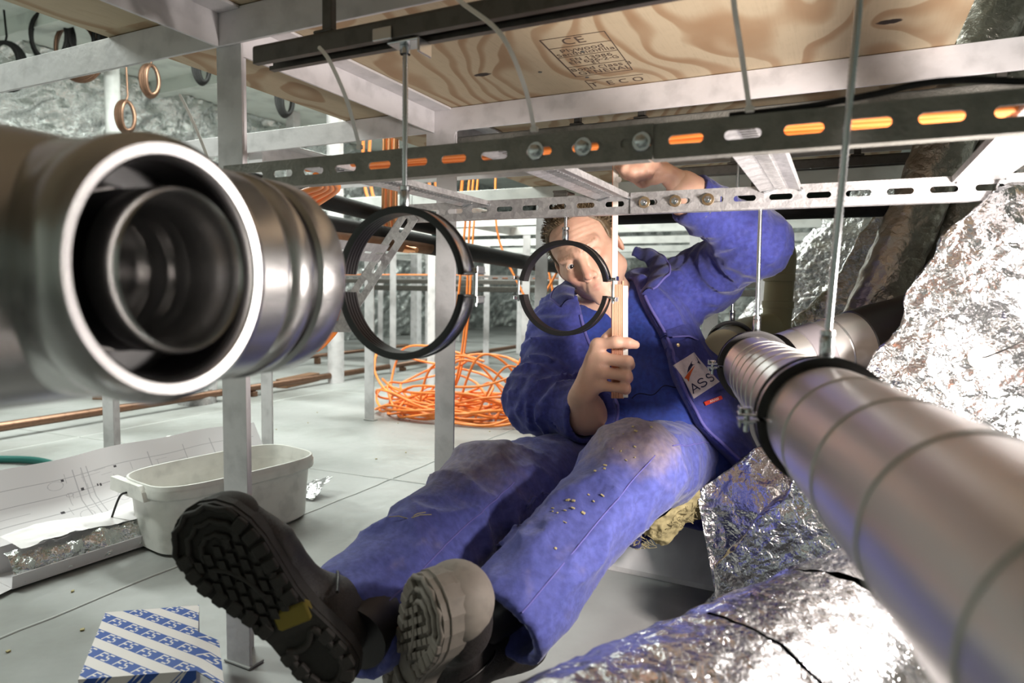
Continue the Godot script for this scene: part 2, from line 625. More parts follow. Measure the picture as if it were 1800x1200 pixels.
func ply_panel(x0: float, x1: float, z0: float, z1: float, label: String) -> MeshInstance3D:
	var b := MB.new()
	var c := []
	for q in [[x0, z0], [x1, z0], [x1, z1], [x0, z1]]:
		c.append([P(q[0], 1.157, q[1]), P(q[0], 1.178, q[1]), Vector2((q[0] + 1.30) / 1.5, (q[1] - 0.80) / 0.72)])
	for s in 2:
		b.flat([c[0][s], c[1][s], c[2][s], c[3][s]], Vector3(0, 2 * s - 1, 0), [c[0][2], c[1][2], c[2][2], c[3][2]])
	for k in 4:
		var a: Array = c[k]
		var d: Array = c[(k + 1) % 4]
		var e: Vector3 = (d[0] - a[0]).normalized()
		b.flat([a[0], d[0], d[1], a[1]], Vector3(e.z, 0, -e.x) * (-1.0 if k >= 0 else 1.0), [a[2], d[2], d[2] + Vector2(0.01, 0.01), a[2] + Vector2(0.01, 0.01)])
	var o := put(b, "plywood_panel", M.ply)
	tag(o, label, "plywood panel", "plywood deck panels")
	return o


func text(s: String, size: float, m: Material, parent: Node3D, xf: Transform3D, called := "lettering", depth := 0.0004, font := "Droid Sans") -> MeshInstance3D:
	var f := SystemFont.new()
	f.font_names = PackedStringArray([font])
	var t := TextMesh.new()
	t.text = s
	t.font = f
	t.font_size = 64
	t.pixel_size = size / 46.0
	t.depth = depth
	t.curve_step = 4.0
	var o := MeshInstance3D.new()
	o.name = called
	o.mesh = t
	o.material_override = m
	o.transform = xf
	parent.add_child(o, true)
	return o


func angle_leg(t: Node3D, x: float, z: float, top: float, called := "leg") -> void:
	var b := MB.new()
	b.box(P(x + 0.03, top * 0.5, z + 0.003), Vector3(0.06, top, 0.006), Basis(), 0.0012)
	b.box(P(x + 0.003, top * 0.5, z + 0.033), Vector3(0.006, top, 0.054), Basis(), 0.0012)
	put(b, called, M.paint, t)
	b = MB.new()
	b.box(P(x + 0.029, 0.003, z + 0.014), Vector3(0.068, 0.006, 0.036), Basis(), 0.0025)
	put(b, "foot_weld", M.weld, t)


func build_deck() -> void:
	var t := thing("support_frame", "grey welded angle iron frame carrying the plywood, post beside the fitter's boot", "steel frame")
	# beams across, front and rear
	for q in [[0.82, -3.0, 0.75], [1.49, -3.0, 0.75], [2.16, -3.4, 0.75]]:
		var b := MB.new()
		b.box(P((q[1] + q[2]) * 0.5, 1.1265, q[0] + 0.003), Vector3(q[2] - q[1], 0.059, 0.006), Basis(), 0.0015)
		b.box(P((q[1] + q[2]) * 0.5, 1.153, q[0] + 0.033), Vector3(q[2] - q[1], 0.006, 0.056), Basis(), 0.0015)
		put(b, "cross_beam", M.paint, t)
	# beams that run away from the camera
	for q in [[-0.973, -0.4, 0.82], [-0.973, 0.826, 1.49], [-0.973, 1.496, 2.16], [-1.70, 1.496, 2.16], [-2.33, 1.496, 2.16]]:
		var b := MB.new()
		b.box(P(q[0], 1.1255, (q[1] + q[2]) * 0.5), Vector3(0.006, 0.059, q[2] - q[1]), Basis(), 0.0015)
		b.box(P(q[0] + 0.028, 1.1535, (q[1] + q[2]) * 0.5), Vector3(0.05, 0.006, q[2] - q[1]), Basis(), 0.0015)
		put(b, "long_beam", M.paint, t)
	for q in [[-0.985, 0.826], [-0.968, 1.496], [-2.3207, 1.44], [-2.074, 2.166 - 0.24]]:
		angle_leg(t, q[0], q[1], 1.10)
	var dr := MB.new()
	dr.box(P(-1.637, 0.93, 1.513), Vector3(0.06, 0.34, 0.006), Basis(), 0.0012)
	dr.box(P(-1.664, 0.93, 1.543), Vector3(0.006, 0.34, 0.054), Basis(), 0.0012)
	dr.box(P(-1.637, 0.80, 1.508), Vector3(0.066, 0.16, 0.005), Basis(), 0.0012)
	put(dr, "drop_bracket", M.paint, t)
	# gusset where the second post meets the beams
	var g := MB.new()
	g.prism(PackedVector2Array([Vector2(-0.996, 1.098), Vector2(-0.996, 1.01), Vector2(-0.911, 1.01), Vector2(-0.911, 1.085), Vector2(-0.907, 1.094), Vector2(-0.898, 1.098)]), Transform3D(Basis(), P(0, 0, 1.4945)), 0.004)
	put(g, "gusset", M.paint, t)

	M.ply = mat(Color.WHITE, 0.75)
	M.ply.albedo_texture = ply_texture()
	ply_panel(-1.27, 0.17, -0.6, 0.838, "plywood panel over the nearest frame, only its edge in view")
	var pan := ply_panel(-1.27, 0.165, 0.842, 1.512, "pale plywood panel with two dark knots and a printed stamp")
	ply_panel(-1.27, 0.17, 1.516, 2.19, "dim plywood panel behind the white front beam")
	ply_panel(-1.27, 0.15, 2.194, 2.9, "farthest dim plywood panel above the worker's raised hand")
	# the printed stamp
	var ud := Basis(Vector3(1, 0, 0), Vector3(0, 0, 1), Vector3(0, -1, 0))
	var st := MB.new()
	var y := 1.1566
	for l in [[-0.528, 1.166, -0.404, 1.172, 0.0018], [-0.528, 1.166, -0.541, 1.390, 0.003], [-0.404, 1.172, -0.416, 1.393, 0.0016], [-0.541, 1.390, -0.416, 1.393, 0.0014], [-0.531, 1.215, -0.407, 1.219, 0.0016], [-0.535, 1.268, -0.409, 1.271, 0.0016], [-0.538, 1.328, -0.412, 1.331, 0.0016], [-0.533, 1.424, -0.404, 1.430, 0.0014], [-0.533, 1.424, -0.536, 1.488, 0.0016]]:
		var a := P(l[0], y, l[1])
		var d := P(l[2], y, l[3])
		var e := (d - a).normalized()
		st.box((a + d) * 0.5, Vector3(a.distance_to(d), 0.0005, l[4]), Basis(e, Vector3.UP, e.cross(Vector3.UP)), 0.0)
	put(st, "stamp_lines", M.dark_ink, pan)
	for l in [["CE", 0.030, 1.192], ["Plywood", 0.017, 1.236], ["Sandwichfilla", 0.0145, 1.256], ["EN 13986", 0.015, 1.287], ["EN 636-2-G", 0.015, 1.305], ["E1", 0.012, 1.320], ["Bond Class 3", 0.0165, 1.348], ["GENERAL", 0.020, 1.373], ["T  E C O", 0.026, 1.458]]:
		text(l[0], l[1], M.dark_ink, pan, Transform3D(ud, P(-0.471, y, l[2])), "stamp_lettering")
	# screws or nail heads under the panel
	for q in [[-0.52, 1.402], [-0.475, 1.252], [-0.60, 1.33]]:
		var n := MB.new()
		n.lathe([Vector2(0, -0.0008), Vector2(0.004, -0.0006), Vector2(0.0045, 0.0004)], Transform3D(Basis(), P(q[0], 1.1565, q[1])), 10)
		put(n, "nail_head", M.dark_steel, pan)


# C channel with its open side down, along x
func channel(called: String, label: String, x0: float, x1: float, y: float, z: float, m: Material, stubs: Array) -> void:
	var t := thing(called, label, "strut rail", Vector3.ZERO, 0.0, "")
	var h := 0.0265
	var w := 0.041
	var prof := PackedVector2Array()
	for k in 5:
		var a := PI / 2 * k / 4
		prof.append(Vector2(-w / 2 + 0.006 - 0.006 * cos(a), h - 0.006 + 0.006 * sin(a)))
	for k in 5:
		var a := PI / 2 - PI / 2 * k / 4
		prof.append(Vector2(w / 2 - 0.006 + 0.006 * cos(a), h - 0.006 + 0.006 * sin(a)))
	for q in [Vector2(w / 2, 0), Vector2(w / 2 - 0.010, 0), Vector2(w / 2 - 0.010, 0.006), Vector2(w / 2 - 0.0075, 0.006), Vector2(w / 2 - 0.0075, 0.003), Vector2(w / 2 - 0.0028, 0.003), Vector2(w / 2 - 0.0028, h - 0.0028), Vector2(-w / 2 + 0.0028, h - 0.0028), Vector2(-w / 2 + 0.0028, 0.003), Vector2(-w / 2 + 0.0075, 0.003), Vector2(-w / 2 + 0.0075, 0.006), Vector2(-w / 2 + 0.010, 0.006), Vector2(-w / 2 + 0.010, 0), Vector2(-w / 2, 0)]:
		prof.append(q)
	var b := MB.new()
	b.prism(prof, Transform3D(Basis(Vector3(0, 0, -1), Vector3.UP, Vector3.RIGHT), P(x0, y, z)), x1 - x0)
	put(b, "channel", m, t)
	for s in stubs:
		var sb := MB.new()
		sb.box(P(s, (y + h + 1.157) * 0.5, z), Vector3(0.018, 1.157 - y - h, 0.012), Basis(), 0.002)
		sb.box(P(s, y + h + 0.003, z), Vector3(0.034, 0.005, 0.03), Basis(), 0.002)
		put(sb, "hanger", M.dark_steel, t)


# ------------------------------------------------------------------ cable ladder
func build_ladder() -> void:
	channel("strut_rail", "dark slotted strut rail close under the plywood, holding the nearest pipe clamp", -0.78, 0.7, 1.0115, 0.738, M.dark_steel, [-0.655])
	channel("strut_rail", "grey strut rail showing as a thin band above the front ladder rail", -0.93, 0.75, 1.068, 1.56, M.galv_dull, [-0.60, -0.44, 0.25])
	channel("strut_rail", "short dark strut rail far behind the raised sleeve", -0.62, 0.155, 1.040, 2.05, M.dark_steel, [0.02, -0.3])
	var t := thing("cable_ladder", "galvanised cable ladder of two slotted side rails hanging above the worker's head", "cable ladder")
	var yc := 0.8627
	for r in 2:
		var z: float = [0.765, 1.27][r]
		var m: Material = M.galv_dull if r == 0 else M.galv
		# right length, left length and the splice plate between them
		for part in [[-0.205, 0.62, 0.0], [-0.90, -0.207, 0.0]]:
			var slots := []
			var x := -0.1042 - 0.0607 * 20
			while x < 0.62:
				x += 0.0607
				if x > part[0] + 0.022 and x < part[1] - 0.022:
					slots.append(x - part[0])
			var b := MB.new()
			b.slotted(part[1] - part[0], 0.040, 0.002, slots, 0.0385, 0.0105, Transform3D(Basis(), P(part[0], yc, z)))
			for s in [-1, 1]:
				b.box(P((part[0] + part[1]) * 0.5, yc + s * 0.0191, z + 0.010), Vector3(part[1] - part[0], 0.0019, 0.018), Basis(), 0.0006)
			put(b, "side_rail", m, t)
		var sp := MB.new()
		var sx := -0.375
		sp.slotted(0.174, 0.0405, 0.002, [0.0333, 0.094, 0.1547], 0.0385, 0.0105, Transform3D(Basis(), P(sx, yc, z - 0.0024)))
		put(sp, "splice_plate", m, t)
		var bolts: Array = [-0.347, -0.285, -0.214] if r == 0 else [-0.347, -0.288, -0.228]
		for bx in bolts:
			var bo := MB.new()
			var fr := Transform3D(Basis(Vector3.RIGHT, Vector3(0, 0, 1), Vector3(0, -1, 0)), P(bx, yc, z - 0.0045))
			bo.lathe([Vector2(0.0, 0.0018), Vector2(0.0105, 0.0018), Vector2(0.011, 0.0012), Vector2(0.011, 0.0), Vector2(0.0, 0.0)], fr, 24)
			put(bo, "washer", M.zinc if r == 0 else M.zinc_warm, t)
			var hd := MB.new()
			if r == 0:
				hd.lathe([Vector2(0.0, 0.0078), Vector2(0.0058, 0.0078), Vector2(0.0072, 0.0068), Vector2(0.0072, 0.0018)], fr.rotated_local(Vector3.UP, bx * 9.0), 6)
			else:
				hd.lathe([Vector2(0.0, 0.011), Vector2(0.0030, 0.011), Vector2(0.0032, 0.0075), Vector2(0.0062, 0.0068), Vector2(0.0070, 0.0058), Vector2(0.0070, 0.0018)], fr.rotated_local(Vector3.UP, bx * 9.0), 6)
			put(hd, "bolt", M.zinc, t)
	# rungs: hat profile with a perforated bottom
	for x in [-1.030, -0.722, -0.412, -0.106, 0.181, 0.49]:
		if x < -0.95:
			continue
		var b := MB.new()
		var slots := []
		for k in 42:
			slots.append(0.012 + 0.0115 * k)
		var down := Basis(Vector3(0, 0, -1), Vector3(1, 0, 0), Vector3(0, -1, 0))
		b.slotted(0.497, 0.026, 0.0016, slots, 0.0062, 0.0052, Transform3D(down, P(x + 0.002, 0.8755, 0.771)))
		# sloping sides and lips
		for s in [-1, 1]:
			b.flat([P(x + 0.002 + s * 0.013, 0.8755, 0.771), P(x + 0.002 + s * 0.013, 0.8755, 1.268), P(x + s * 0.0325, 0.872, 1.268), P(x + s * 0.0325, 0.872, 0.771)], Vector3(-s * 0.2, -1, 0).normalized())
			b.flat([P(x + s * 0.0325, 0.872, 0.771), P(x + s * 0.0325, 0.872, 1.268), P(x + s * 0.0335, 0.882, 1.268), P(x + s * 0.0335, 0.882, 0.771)], Vector3(s, 0, 0))
			b.flat([P(x + s * 0.0315, 0.8735, 0.771), P(x + s * 0.0315, 0.8735, 1.268), P(x + s * 0.0335, 0.882, 1.268), P(x + s * 0.0335, 0.882, 0.771)], Vector3(-s, 0, 0))
		for k in 40:
			b.box(P(x + 0.002, 0.8748, 0.789 + 0.0115 * k), Vector3(0.019, 0.0016, 0.0028), Basis(), 0.0007)
		put(b, "rung", M.galv, t)
		b = MB.new()
		b.box(P(x - 0.016, 0.874, 1.266), Vector3(0.024, 0.004, 0.010), Basis(Vector3(0, 0, 1), 0.3), 0.0015)
		put(b, "tack_weld", M.zinc, t)
		b = MB.new()
		b.box(P(x + 0.034, 0.873, 1.267), Vector3(0.007, 0.006, 0.008), Basis(), 0.0015)
		put(b, "tack_weld", M.zinc, t)
	# the ladder section that drops away at the left end
	var a := P(-0.90, 0.845, 1.27)
	var e := P(-1.075, 0.632, 1.27)
	var d := (e - a).normalized()
	var ri := MB.new()
	var xf := Transform3D(Basis(d, Vector3(0, 0, 1).cross(d), Vector3(0, 0, 1)), P(-0.885, 0.862, 1.2655))
	ri.slotted(0.305, 0.046, 0.002, [0.035, 0.0957, 0.1564, 0.2171, 0.272], 0.0385, 0.0105, xf)
	ri.box(xf * Vector3(0.15, -0.022, 0.010 - 0.02), Vector3(0.30, 0.002, 0.02), xf.basis, 0.0006)
	put(ri, "riser_rail", M.galv, t)
	var rf := MB.new()
	rf.slotted(0.305, 0.046, 0.002, [0.035, 0.0957, 0.1564, 0.2171, 0.272], 0.0385, 0.0105, xf.translated(Vector3(0, 0, 0.50)))
	put(rf, "riser_rail", M.galv_dull, t)
	var rr := MB.new()
	var c := P(-0.965, 0.772, 1.27)
	rr.slotted(0.49, 0.05, 0.0016, [0.02, 0.06, 0.10, 0.14, 0.18, 0.22, 0.26, 0.30, 0.34, 0.38, 0.42, 0.46], 0.026, 0.006, Transform3D(Basis(Vector3(0, 0, 1), -d, Vector3(0, 0, 1).cross(-d)), c + d * 0.0))
	put(rr, "rung", M.galv, t)
	var br := MB.new()
	br.prism(PackedVector2Array([Vector2(-0.015, 0.02), Vector2(0.018, 0.012), Vector2(0.022, -0.016), Vector2(0.008, -0.045), Vector2(-0.20, -0.05), Vector2(-0.20, -0.02), Vector2(-0.03, -0.018)]), Transform3D(Basis(), P(-1.075, 0.628, 1.272)), 0.002)
	put(br, "end_bracket", M.galv, t)


# ------------------------------------------------------------------ pipe clamps on threaded rods
func pipe_clamp(c: Vector3, axis: Vector3, r: float, gap: float, rod_to: Vector3, label: String, closed := false) -> Node3D:
	var t := thing("pipe_clamp", label, "pipe clamp", c, 0.0, "rubber lined pipe clamps on threaded rods")
	var z := axis.normalized()
	var x := Vector3.UP.cross(z).normalized()
	var up := z.cross(x)
	var xf := Transform3D(Basis(x, z, x.cross(z)), Vector3.ZERO)   # lathe axis along z; angle 0 is +x
	var up_sign := 1.0 if (x.cross(z)).dot(up) > 0.0 else -1.0
	var g := asin(gap * 0.5 / r)
	for s in [1.0, -1.0]:
		var a0 := (g if s * up_sign > 0 else PI + g)
		var a1 := a0 + PI - 2 * g
		var b := MB.new()
		b.lathe([Vector2(r - 0.0005, -0.0125), Vector2(r + 0.001, -0.0130), Vector2(r + 0.002, -0.0115), Vector2(r + 0.0022, 0.0), Vector2(r + 0.002, 0.0115), Vector2(r + 0.001, 0.0130), Vector2(r - 0.0005, 0.0125), Vector2(r - 0.0005, -0.0125)], xf, 40, a0, a1)
		for e in [a0, a1]:
			var dir := x * cos(e) + (x.cross(z)) * sin(e)
			var side := 1.0 if dir.dot(x) > 0 else -1.0
			b.box(dir * (r + 0.010) + up * s * 0.001, Vector3(0.022, 0.0026, 0.022), Basis(x, up, z), 0.001)
			b.box(dir * (r + 0.019) + up * s * 0.004, Vector3(0.0026, 0.008, 0.020), Basis(x * side, up, z * side), 0.001)
		put(b, "clamp_half", M.zinc, t)
		var rb := MB.new()
		var pr := [Vector2(r - 0.0005, -0.0145)]
		for k in 5:
			var w0 := -0.0145 + 0.029 * k / 5.0
			pr.append(Vector2(r - 0.0062, w0 + 0.0008))
			pr.append(Vector2(r - 0.0062, w0 + 0.0042))
			if k < 4:
				pr.append(Vector2(r - 0.0040, w0 + 0.0050))
		pr.append(Vector2(r - 0.0005, 0.0145))
		pr.append(Vector2(r + 0.0035, 0.0145))
		pr.append(Vector2(r + 0.0035, 0.0125))
		pr.append(Vector2(r - 0.0005, 0.0122))
		pr.append(Vector2(r - 0.0005, -0.0122))
		pr.append(Vector2(r + 0.0035, -0.0125))
		pr.append(Vector2(r + 0.0035, -0.0145))
		pr.append(pr[0])
		rb.lathe(pr, xf, 40, a0, a1)
		put(rb, "rubber_lining", M.rubber, t)
	for s in [-1.0, 1.0]:
		var sc := MB.new()
		var at: Vector3 = x * s * (r * cos(g) + 0.0115)
		sc.tube(PackedVector3Array([at - up * (gap * 0.5 + 0.014), at + up * (gap * 0.5 + 0.006)]), 0.0030, 8)
		sc.lathe([Vector2(0, 0.006), Vector2(0.005, 0.006), Vector2(0.006, 0.0045), Vector2(0.006, 0.0)], frame(at + up * (gap * 0.5 + 0.002), up), 6)
		sc.lathe([Vector2(0.0075, -0.0015), Vector2(0.0075, 0.0), Vector2(0.0, 0.0)], frame(at - up * (gap * 0.5 + 0.003), up), 14)
		put(sc, "screw", M.zinc, t)
	var nut := MB.new()
	nut.lathe([Vector2(0.0062, r + 0.0015), Vector2(0.0072, r + 0.003), Vector2(0.0072, r + 0.023), Vector2(0.0062, r + 0.0245), Vector2(0.0, r + 0.0245)], frame(Vector3.ZERO, up, x), 6)
	nut.lathe([Vector2(0.0066, r + 0.0245), Vector2(0.0076, r + 0.0255), Vector2(0.0076, r + 0.030), Vector2(0.0066, r + 0.031), Vector2(0.0, r + 0.031)], frame(Vector3.ZERO, up, x).rotated_local(Vector3.UP, 0.4), 6)
	put(nut, "coupling_nut", M.zinc, t)
	var rod := MB.new()
	var p0 := up * (r + 0.02)
	var p1 := rod_to - c
	var ln := p0.distance_to(p1)
	var path := PackedVector3Array()
	var rr := PackedFloat32Array()
	var m := int(ln / 0.0025)
	for k in m + 1:
		path.append(p0.lerp(p1, float(k) / m))
		rr.append(0.0040 if k % 2 == 0 else 0.0034)
	rod.tube(path, rr, 8)
	put(rod, "threaded_rod", M.zinc, t)
	return t


func build_hangers() -> void:
	var fwd := Vector3(0, 0, -1)
	var a := pipe_clamp(P(-0.527, 0.697, 0.738), fwd, 0.0985, 0.026, P(-0.5265, 1.013, 0.738), "large open pipe clamp in front of the steel post, nearest the steel tee")
	var br := MB.new()
	br.box(Vector3(0.006, 0.3115, 0.0), Vector3(0.050, 0.004, 0.030), Basis(), 0.0015)
	br.box(Vector3(0.030, 0.303, 0.0), Vector3(0.004, 0.018, 0.030), Basis(), 0.0015)
	br.box(Vector3(-0.020, 0.3205, 0.0225), Vector3(0.03, 0.016, 0.004), Basis(), 0.001)
	put(br, "rail_bracket", M.zinc, a)
	var nt := MB.new()
	nt.lathe([Vector2(0.0075, 0.299), Vector2(0.0075, 0.309), Vector2(0, 0.309)], Transform3D(), 6)
	put(nt, "lock_nut", M.zinc, a)
	pipe_clamp(P(-0.524, 0.697, 1.306), fwd, 0.0965, 0.030, P(-0.524, 0.890, 1.306), "smaller looking open pipe clamp hanging in front of the man's face")
	var dir := P(-0.228, -0.007, 0.974)
	pipe_clamp(P(-0.011, 0.561, 0.752), dir, 0.0635, 0.004, P(0.003, 1.014, 0.745), "closed pipe clamp on the long drain pipe nearest the camera")
	pipe_clamp(P(-0.1365, 0.557, 1.288), dir, 0.0635, 0.004, P(-0.140, 0.893, 1.288), "closed pipe clamp on the ribbed pipe beside the jacket")
	for q in [-0.524, -0.140]:
		var k := MB.new()
		k.box(P(q, 0.893, 1.292), Vector3(0.03, 0.004, 0.05), Basis(), 0.001)
		k.box(P(q, 0.884, 1.274), Vector3(0.03, 0.022, 0.003), Basis(), 0.001)
		tag(put(k, "rod_bracket", M.dark_steel), "small dark bracket on the rear side rail, above the " + ("clamp at the man's face" if q < -0.3 else "clamp on the ribbed pipe"), "bracket", "rod brackets")
	pipe_clamp(P(-0.252, 0.560, 1.80), dir, 0.058, 0.004, P(-0.252, 1.155, 1.80), "small dark pipe clamp behind the jacket, on the beige pipe")


# ------------------------------------------------------------------ pipes
func build_pipes() -> void:
	# the big steel tee at the left
	var t := thing("steel_tee", "large stainless steel pipe tee with an open round branch facing the camera", "pipe tee", P(-0.527, 0.700, 0.290))
	var along := frame(Vector3.ZERO, Vector3(0, 0, -1))
	var b := MB.new()
	b.lathe([Vector2(0.098, 0.0885), Vector2(0.098, 0.09), Vector2(0.0985, 0.094), Vector2(0.1015, 0.098), Vector2(0.1015, 0.108), Vector2(0.0985, 0.112), Vector2(0.098, 0.116), Vector2(0.098, 0.140), Vector2(0.0975, 0.143), Vector2(0.0935, 0.150)], along, 72)
	# the trunk, left open where the branch enters
	var na := 120
	for k in 148:
		var z0 := -0.50 + 0.004 * k
		for q in na:
			var a0 := TAU * q / na
			var a1 := TAU * (q + 1) / na
			var ac := (a0 + a1) * 0.5
			if cos(ac) > 0.0 and Vector2(0.098 * sin(ac), z0 + 0.002 - 0.010).length() < 0.072:
				continue
			var e0 := Vector3(cos(a0), sin(a0), 0)
			var e1 := Vector3(cos(a1), sin(a1), 0)
			var i0 := b.vert(e0 * 0.098 - Vector3(0, 0, z0), e0)
			var i1 := b.vert(e1 * 0.098 - Vector3(0, 0, z0), e1)
			var i2 := b.vert(e1 * 0.098 - Vector3(0, 0, z0 + 0.004), e1)
			var i3 := b.vert(e0 * 0.098 - Vector3(0, 0, z0 + 0.004), e0)
			b.quad(i0, i1, i2, i3)
	put(b, "body", M.inox, t)
	b = MB.new()
	b.lathe([Vector2(0.0935, 0.148), Vector2(0.0965, 0.151), Vector2(0.0985, 0.158), Vector2(0.0985, 0.166), Vector2(0.0965, 0.173), Vector2(0.0925, 0.176)], along, 72)
	put(b, "bead", M.inox, t)
	b = MB.new()
	b.lathe([Vector2(0.0915, 0.174), Vector2(0.0915, 0.186), Vector2(0.0915, 0.186)], along, 72)
	put(b, "seal_groove", M.rubber, t)
	b = MB.new()
	b.lathe([Vector2(0.0920, 0.184), Vector2(0.0965, 0.187), Vector2(0.0970, 0.192), Vector2(0.0965, 0.214), Vector2(0.0940, 0.219), Vector2(0.0900, 0.2195), Vector2(0.0890, 0.214), Vector2(0.0890, 0.10)], along, 72)
	put(b, "spigot", M.inox, t)
	var side := frame(Vector3.ZERO, Vector3(cos(0.14), 0, -sin(0.14)))
	b = MB.new()
	b.lathe([Vector2(0.0905, 0.030), Vector2(0.0895, 0.080), Vector2(0.089, 0.088), Vector2(0.0905, 0.093), Vector2(0.0920, 0.100), Vector2(0.0920, 0.110), Vector2(0.0895, 0.118), Vector2(0.0840, 0.1225), Vector2(0.0775, 0.1215), Vector2(0.0745, 0.118), Vector2(0.0735, 0.113), Vector2(0.0735, 0.060)], side, 72)
	put(b, "branch_socket", M.inox, t)
	b = MB.new()
	b.lathe([Vector2(0.0736, 0.075), Vector2(0.0570, 0.074)], side, 64)
	b.lathe([Vector2(0.0734, 0.112), Vector2(0.0722, 0.108), Vector2(0.0722, 0.074)], side, 64)
	b.lathe([Vector2(0.0560, 0.074), Vector2(0.0560, 0.112), Vector2(0.0560, 0.113)], side, 64)
	put(b, "rubber_seal", M.rubber, t)
	b = MB.new()
	b.lathe([Vector2(0.0560, 0.105), Vector2(0.0565, 0.118), Vector2(0.0560, 0.127), Vector2(0.0540, 0.130), Vector2(0.0520, 0.127), Vector2(0.0515, 0.116)], side, 64)
	put(b, "inner_ring", M.inox, t)
	b = MB.new()
	b.lathe([Vector2(0.0518, 0.120), Vector2(0.0500, 0.112), Vector2(0.0470, 0.106), Vector2(0.0470, 0.085)], side, 64)
	b.lathe([Vector2(0.0470, 0.030), Vector2(0.0460, -0.080), Vector2(0.0, -0.081)], side, 64)
	put(b, "bore", M.inox, t)
	b = MB.new()
	b.lathe([Vector2(0.0470, 0.086), Vector2(0.0455, 0.080), Vector2(0.0455, 0.070), Vector2(0.0475, 0.066), Vector2(0.0475, 0.060), Vector2(0.0455, 0.056), Vector2(0.0455, 0.044), Vector2(0.0475, 0.040), Vector2(0.0470, 0.030)], side, 64)
	put(b, "inner_sleeve", M.inox, t)

	# the long drain pipe at the right
	var dir := P(-0.228, -0.007, 0.974).normalized()
	var o := P(-0.011, 0.561, 0.752)
	t = thing("drain_pipe", "long ribbed steel drain pipe running from the lower right corner to the worker", "pipe", o)
	var ax := frame(Vector3.ZERO, dir)
	b = MB.new()
	b.lathe([Vector2(0.0, -0.98), Vector2(0.0582, -0.97), Vector2(0.0582, -0.03), Vector2(0.0575, -0.02), Vector2(0.0570, 0.0), Vector2(0.0570, 0.58), Vector2(0.060, 0.585), Vector2(0.060, 0.62), Vector2(0.055, 0.625), Vector2(0.050, 0.64)], ax, 72)
	put(b, "body", M.inox_pipe, t)
	for s in [-0.84, -0.72, -0.60, -0.475, -0.35, -0.235, -0.115, 0.07, 0.125, 0.18, 0.235, 0.29, 0.345, 0.40]:
		b = MB.new()
		var path := PackedVector3Array()
		var rad := 0.0583 if s < 0 else 0.0571
		for k in 49:
			var a := TAU * k / 48
			path.append(ax * Vector3(rad * cos(a), s + 0.006 * cos(a + 0.6), rad * sin(a)))
		b.tube(path, 0.0013, 6, false)
		put(b, "rib", M.rib, t)
	# the pipe behind, that comes in from the right
	t = thing("branch_pipe", "steel pipe with grey and black tape joining the drain pipe from the right", "pipe", P(-0.075, 0.566, 1.335))
	ax = frame(Vector3.ZERO, P(0.205, 0.072, 0.165))
	b = MB.new()
	b.lathe([Vector2(0.060, -0.02), Vector2(0.060, 0.19), Vector2(0.060, 0.195)], ax, 56)
	put(b, "body", M.inox_pipe, t)
	b = MB.new()
	b.lathe([Vector2(0.0600, 0.010), Vector2(0.0615, 0.012), Vector2(0.0615, 0.052), Vector2(0.0600, 0.053)], ax, 56)
	put(b, "grey_tape", M.tape_grey, t)
	b = MB.new()
	b.lathe([Vector2(0.0602, 0.083), Vector2(0.0618, 0.084), Vector2(0.0618, 0.0865), Vector2(0.0602, 0.088)], ax, 56)
	put(b, "rim", M.inox, t)
	b = MB.new()
	b.lathe([Vector2(0.0600, 0.135), Vector2(0.0620, 0.137), Vector2(0.0630, 0.18), Vector2(0.0600, 0.24), Vector2(0.0615, 0.30), Vector2(0.060, 0.36)], ax, 56)
	put(b, "black_tape", M.tape_black, t)
	# beige pipework further back
	t = thing("beige_pipe", "dull beige plastic waste pipe with an elbow behind the jacket", "pipe")
	b = MB.new()
	b.tube(curve([P(-0.248, 0.556, 1.66), P(-0.252, 0.562, 1.85), P(-0.256, 0.568, 2.02), P(-0.235, 0.575, 2.13), P(-0.195, 0.585, 2.20)], 8), 0.050, 28)
	put(b, "run", M.pvc, t)
	b = MB.new()
	b.tube(curve([P(-0.185, 0.50, 2.24), P(-0.180, 0.62, 2.25), P(-0.178, 0.72, 2.26), P(-0.176, 0.80, 2.28), P(-0.19, 0.845, 2.31), P(-0.23, 0.86, 2.36)], 8), 0.044, 28)
	put(b, "riser", M.pvc, t)
	for q in [[0.66, 0.0], [0.745, 0.0]]:
		b = MB.new()
		b.lathe([Vector2(0.044, -0.012), Vector2(0.048, -0.010), Vector2(0.048, 0.010), Vector2(0.044, 0.012)], Transform3D(Basis(), P(-0.179, q[0], 2.255)), 28)
		put(b, "socket", M.pvc, t)


# ------------------------------------------------------------------ foil
var crease: FastNoiseLite
var crease2: FastNoiseLite


# pushes a grid of points along its own normals into creased foil
func crumple(p: PackedVector3Array, w: int, h: int, amp: float, freq := 9.0, wrap := false, facing := Vector3.ZERO) -> PackedVector3Array:
	if crease == null:
		crease = noise(FastNoiseLite.TYPE_SIMPLEX_SMOOTH, 1.0, 4, 77)
		crease.fractal_type = FastNoiseLite.FRACTAL_RIDGED
		crease2 = noise(FastNoiseLite.TYPE_CELLULAR, 1.0, 2, 78)
		crease2.cellular_return_type = FastNoiseLite.RETURN_DISTANCE2_SUB
	var out := PackedVector3Array()
	out.resize(p.size())
	for y in h:
		for x in w:
			var q := p[y * w + x]
			var xa := p[y * w + (x + 1 if x + 1 < w else (1 if wrap else x))]
			var xb := p[y * w + (x - 1 if x > 0 else (w - 2 if wrap else 0))]
			var nm := (xa - xb).cross(p[mini(y + 1, h - 1) * w + x] - p[maxi(y - 1, 0) * w + x]).normalized()
			if facing.dot(nm) < 0.0:
				nm = -nm
			var s := q * freq
			var d := crease.get_noise_3dv(s) * 0.6 + crease2.get_noise_3dv(s * 1.7) * 0.5 + crease.get_noise_3dv(s * 3.1) * 0.10
			out[y * w + x] = q + nm * amp * d
	return out


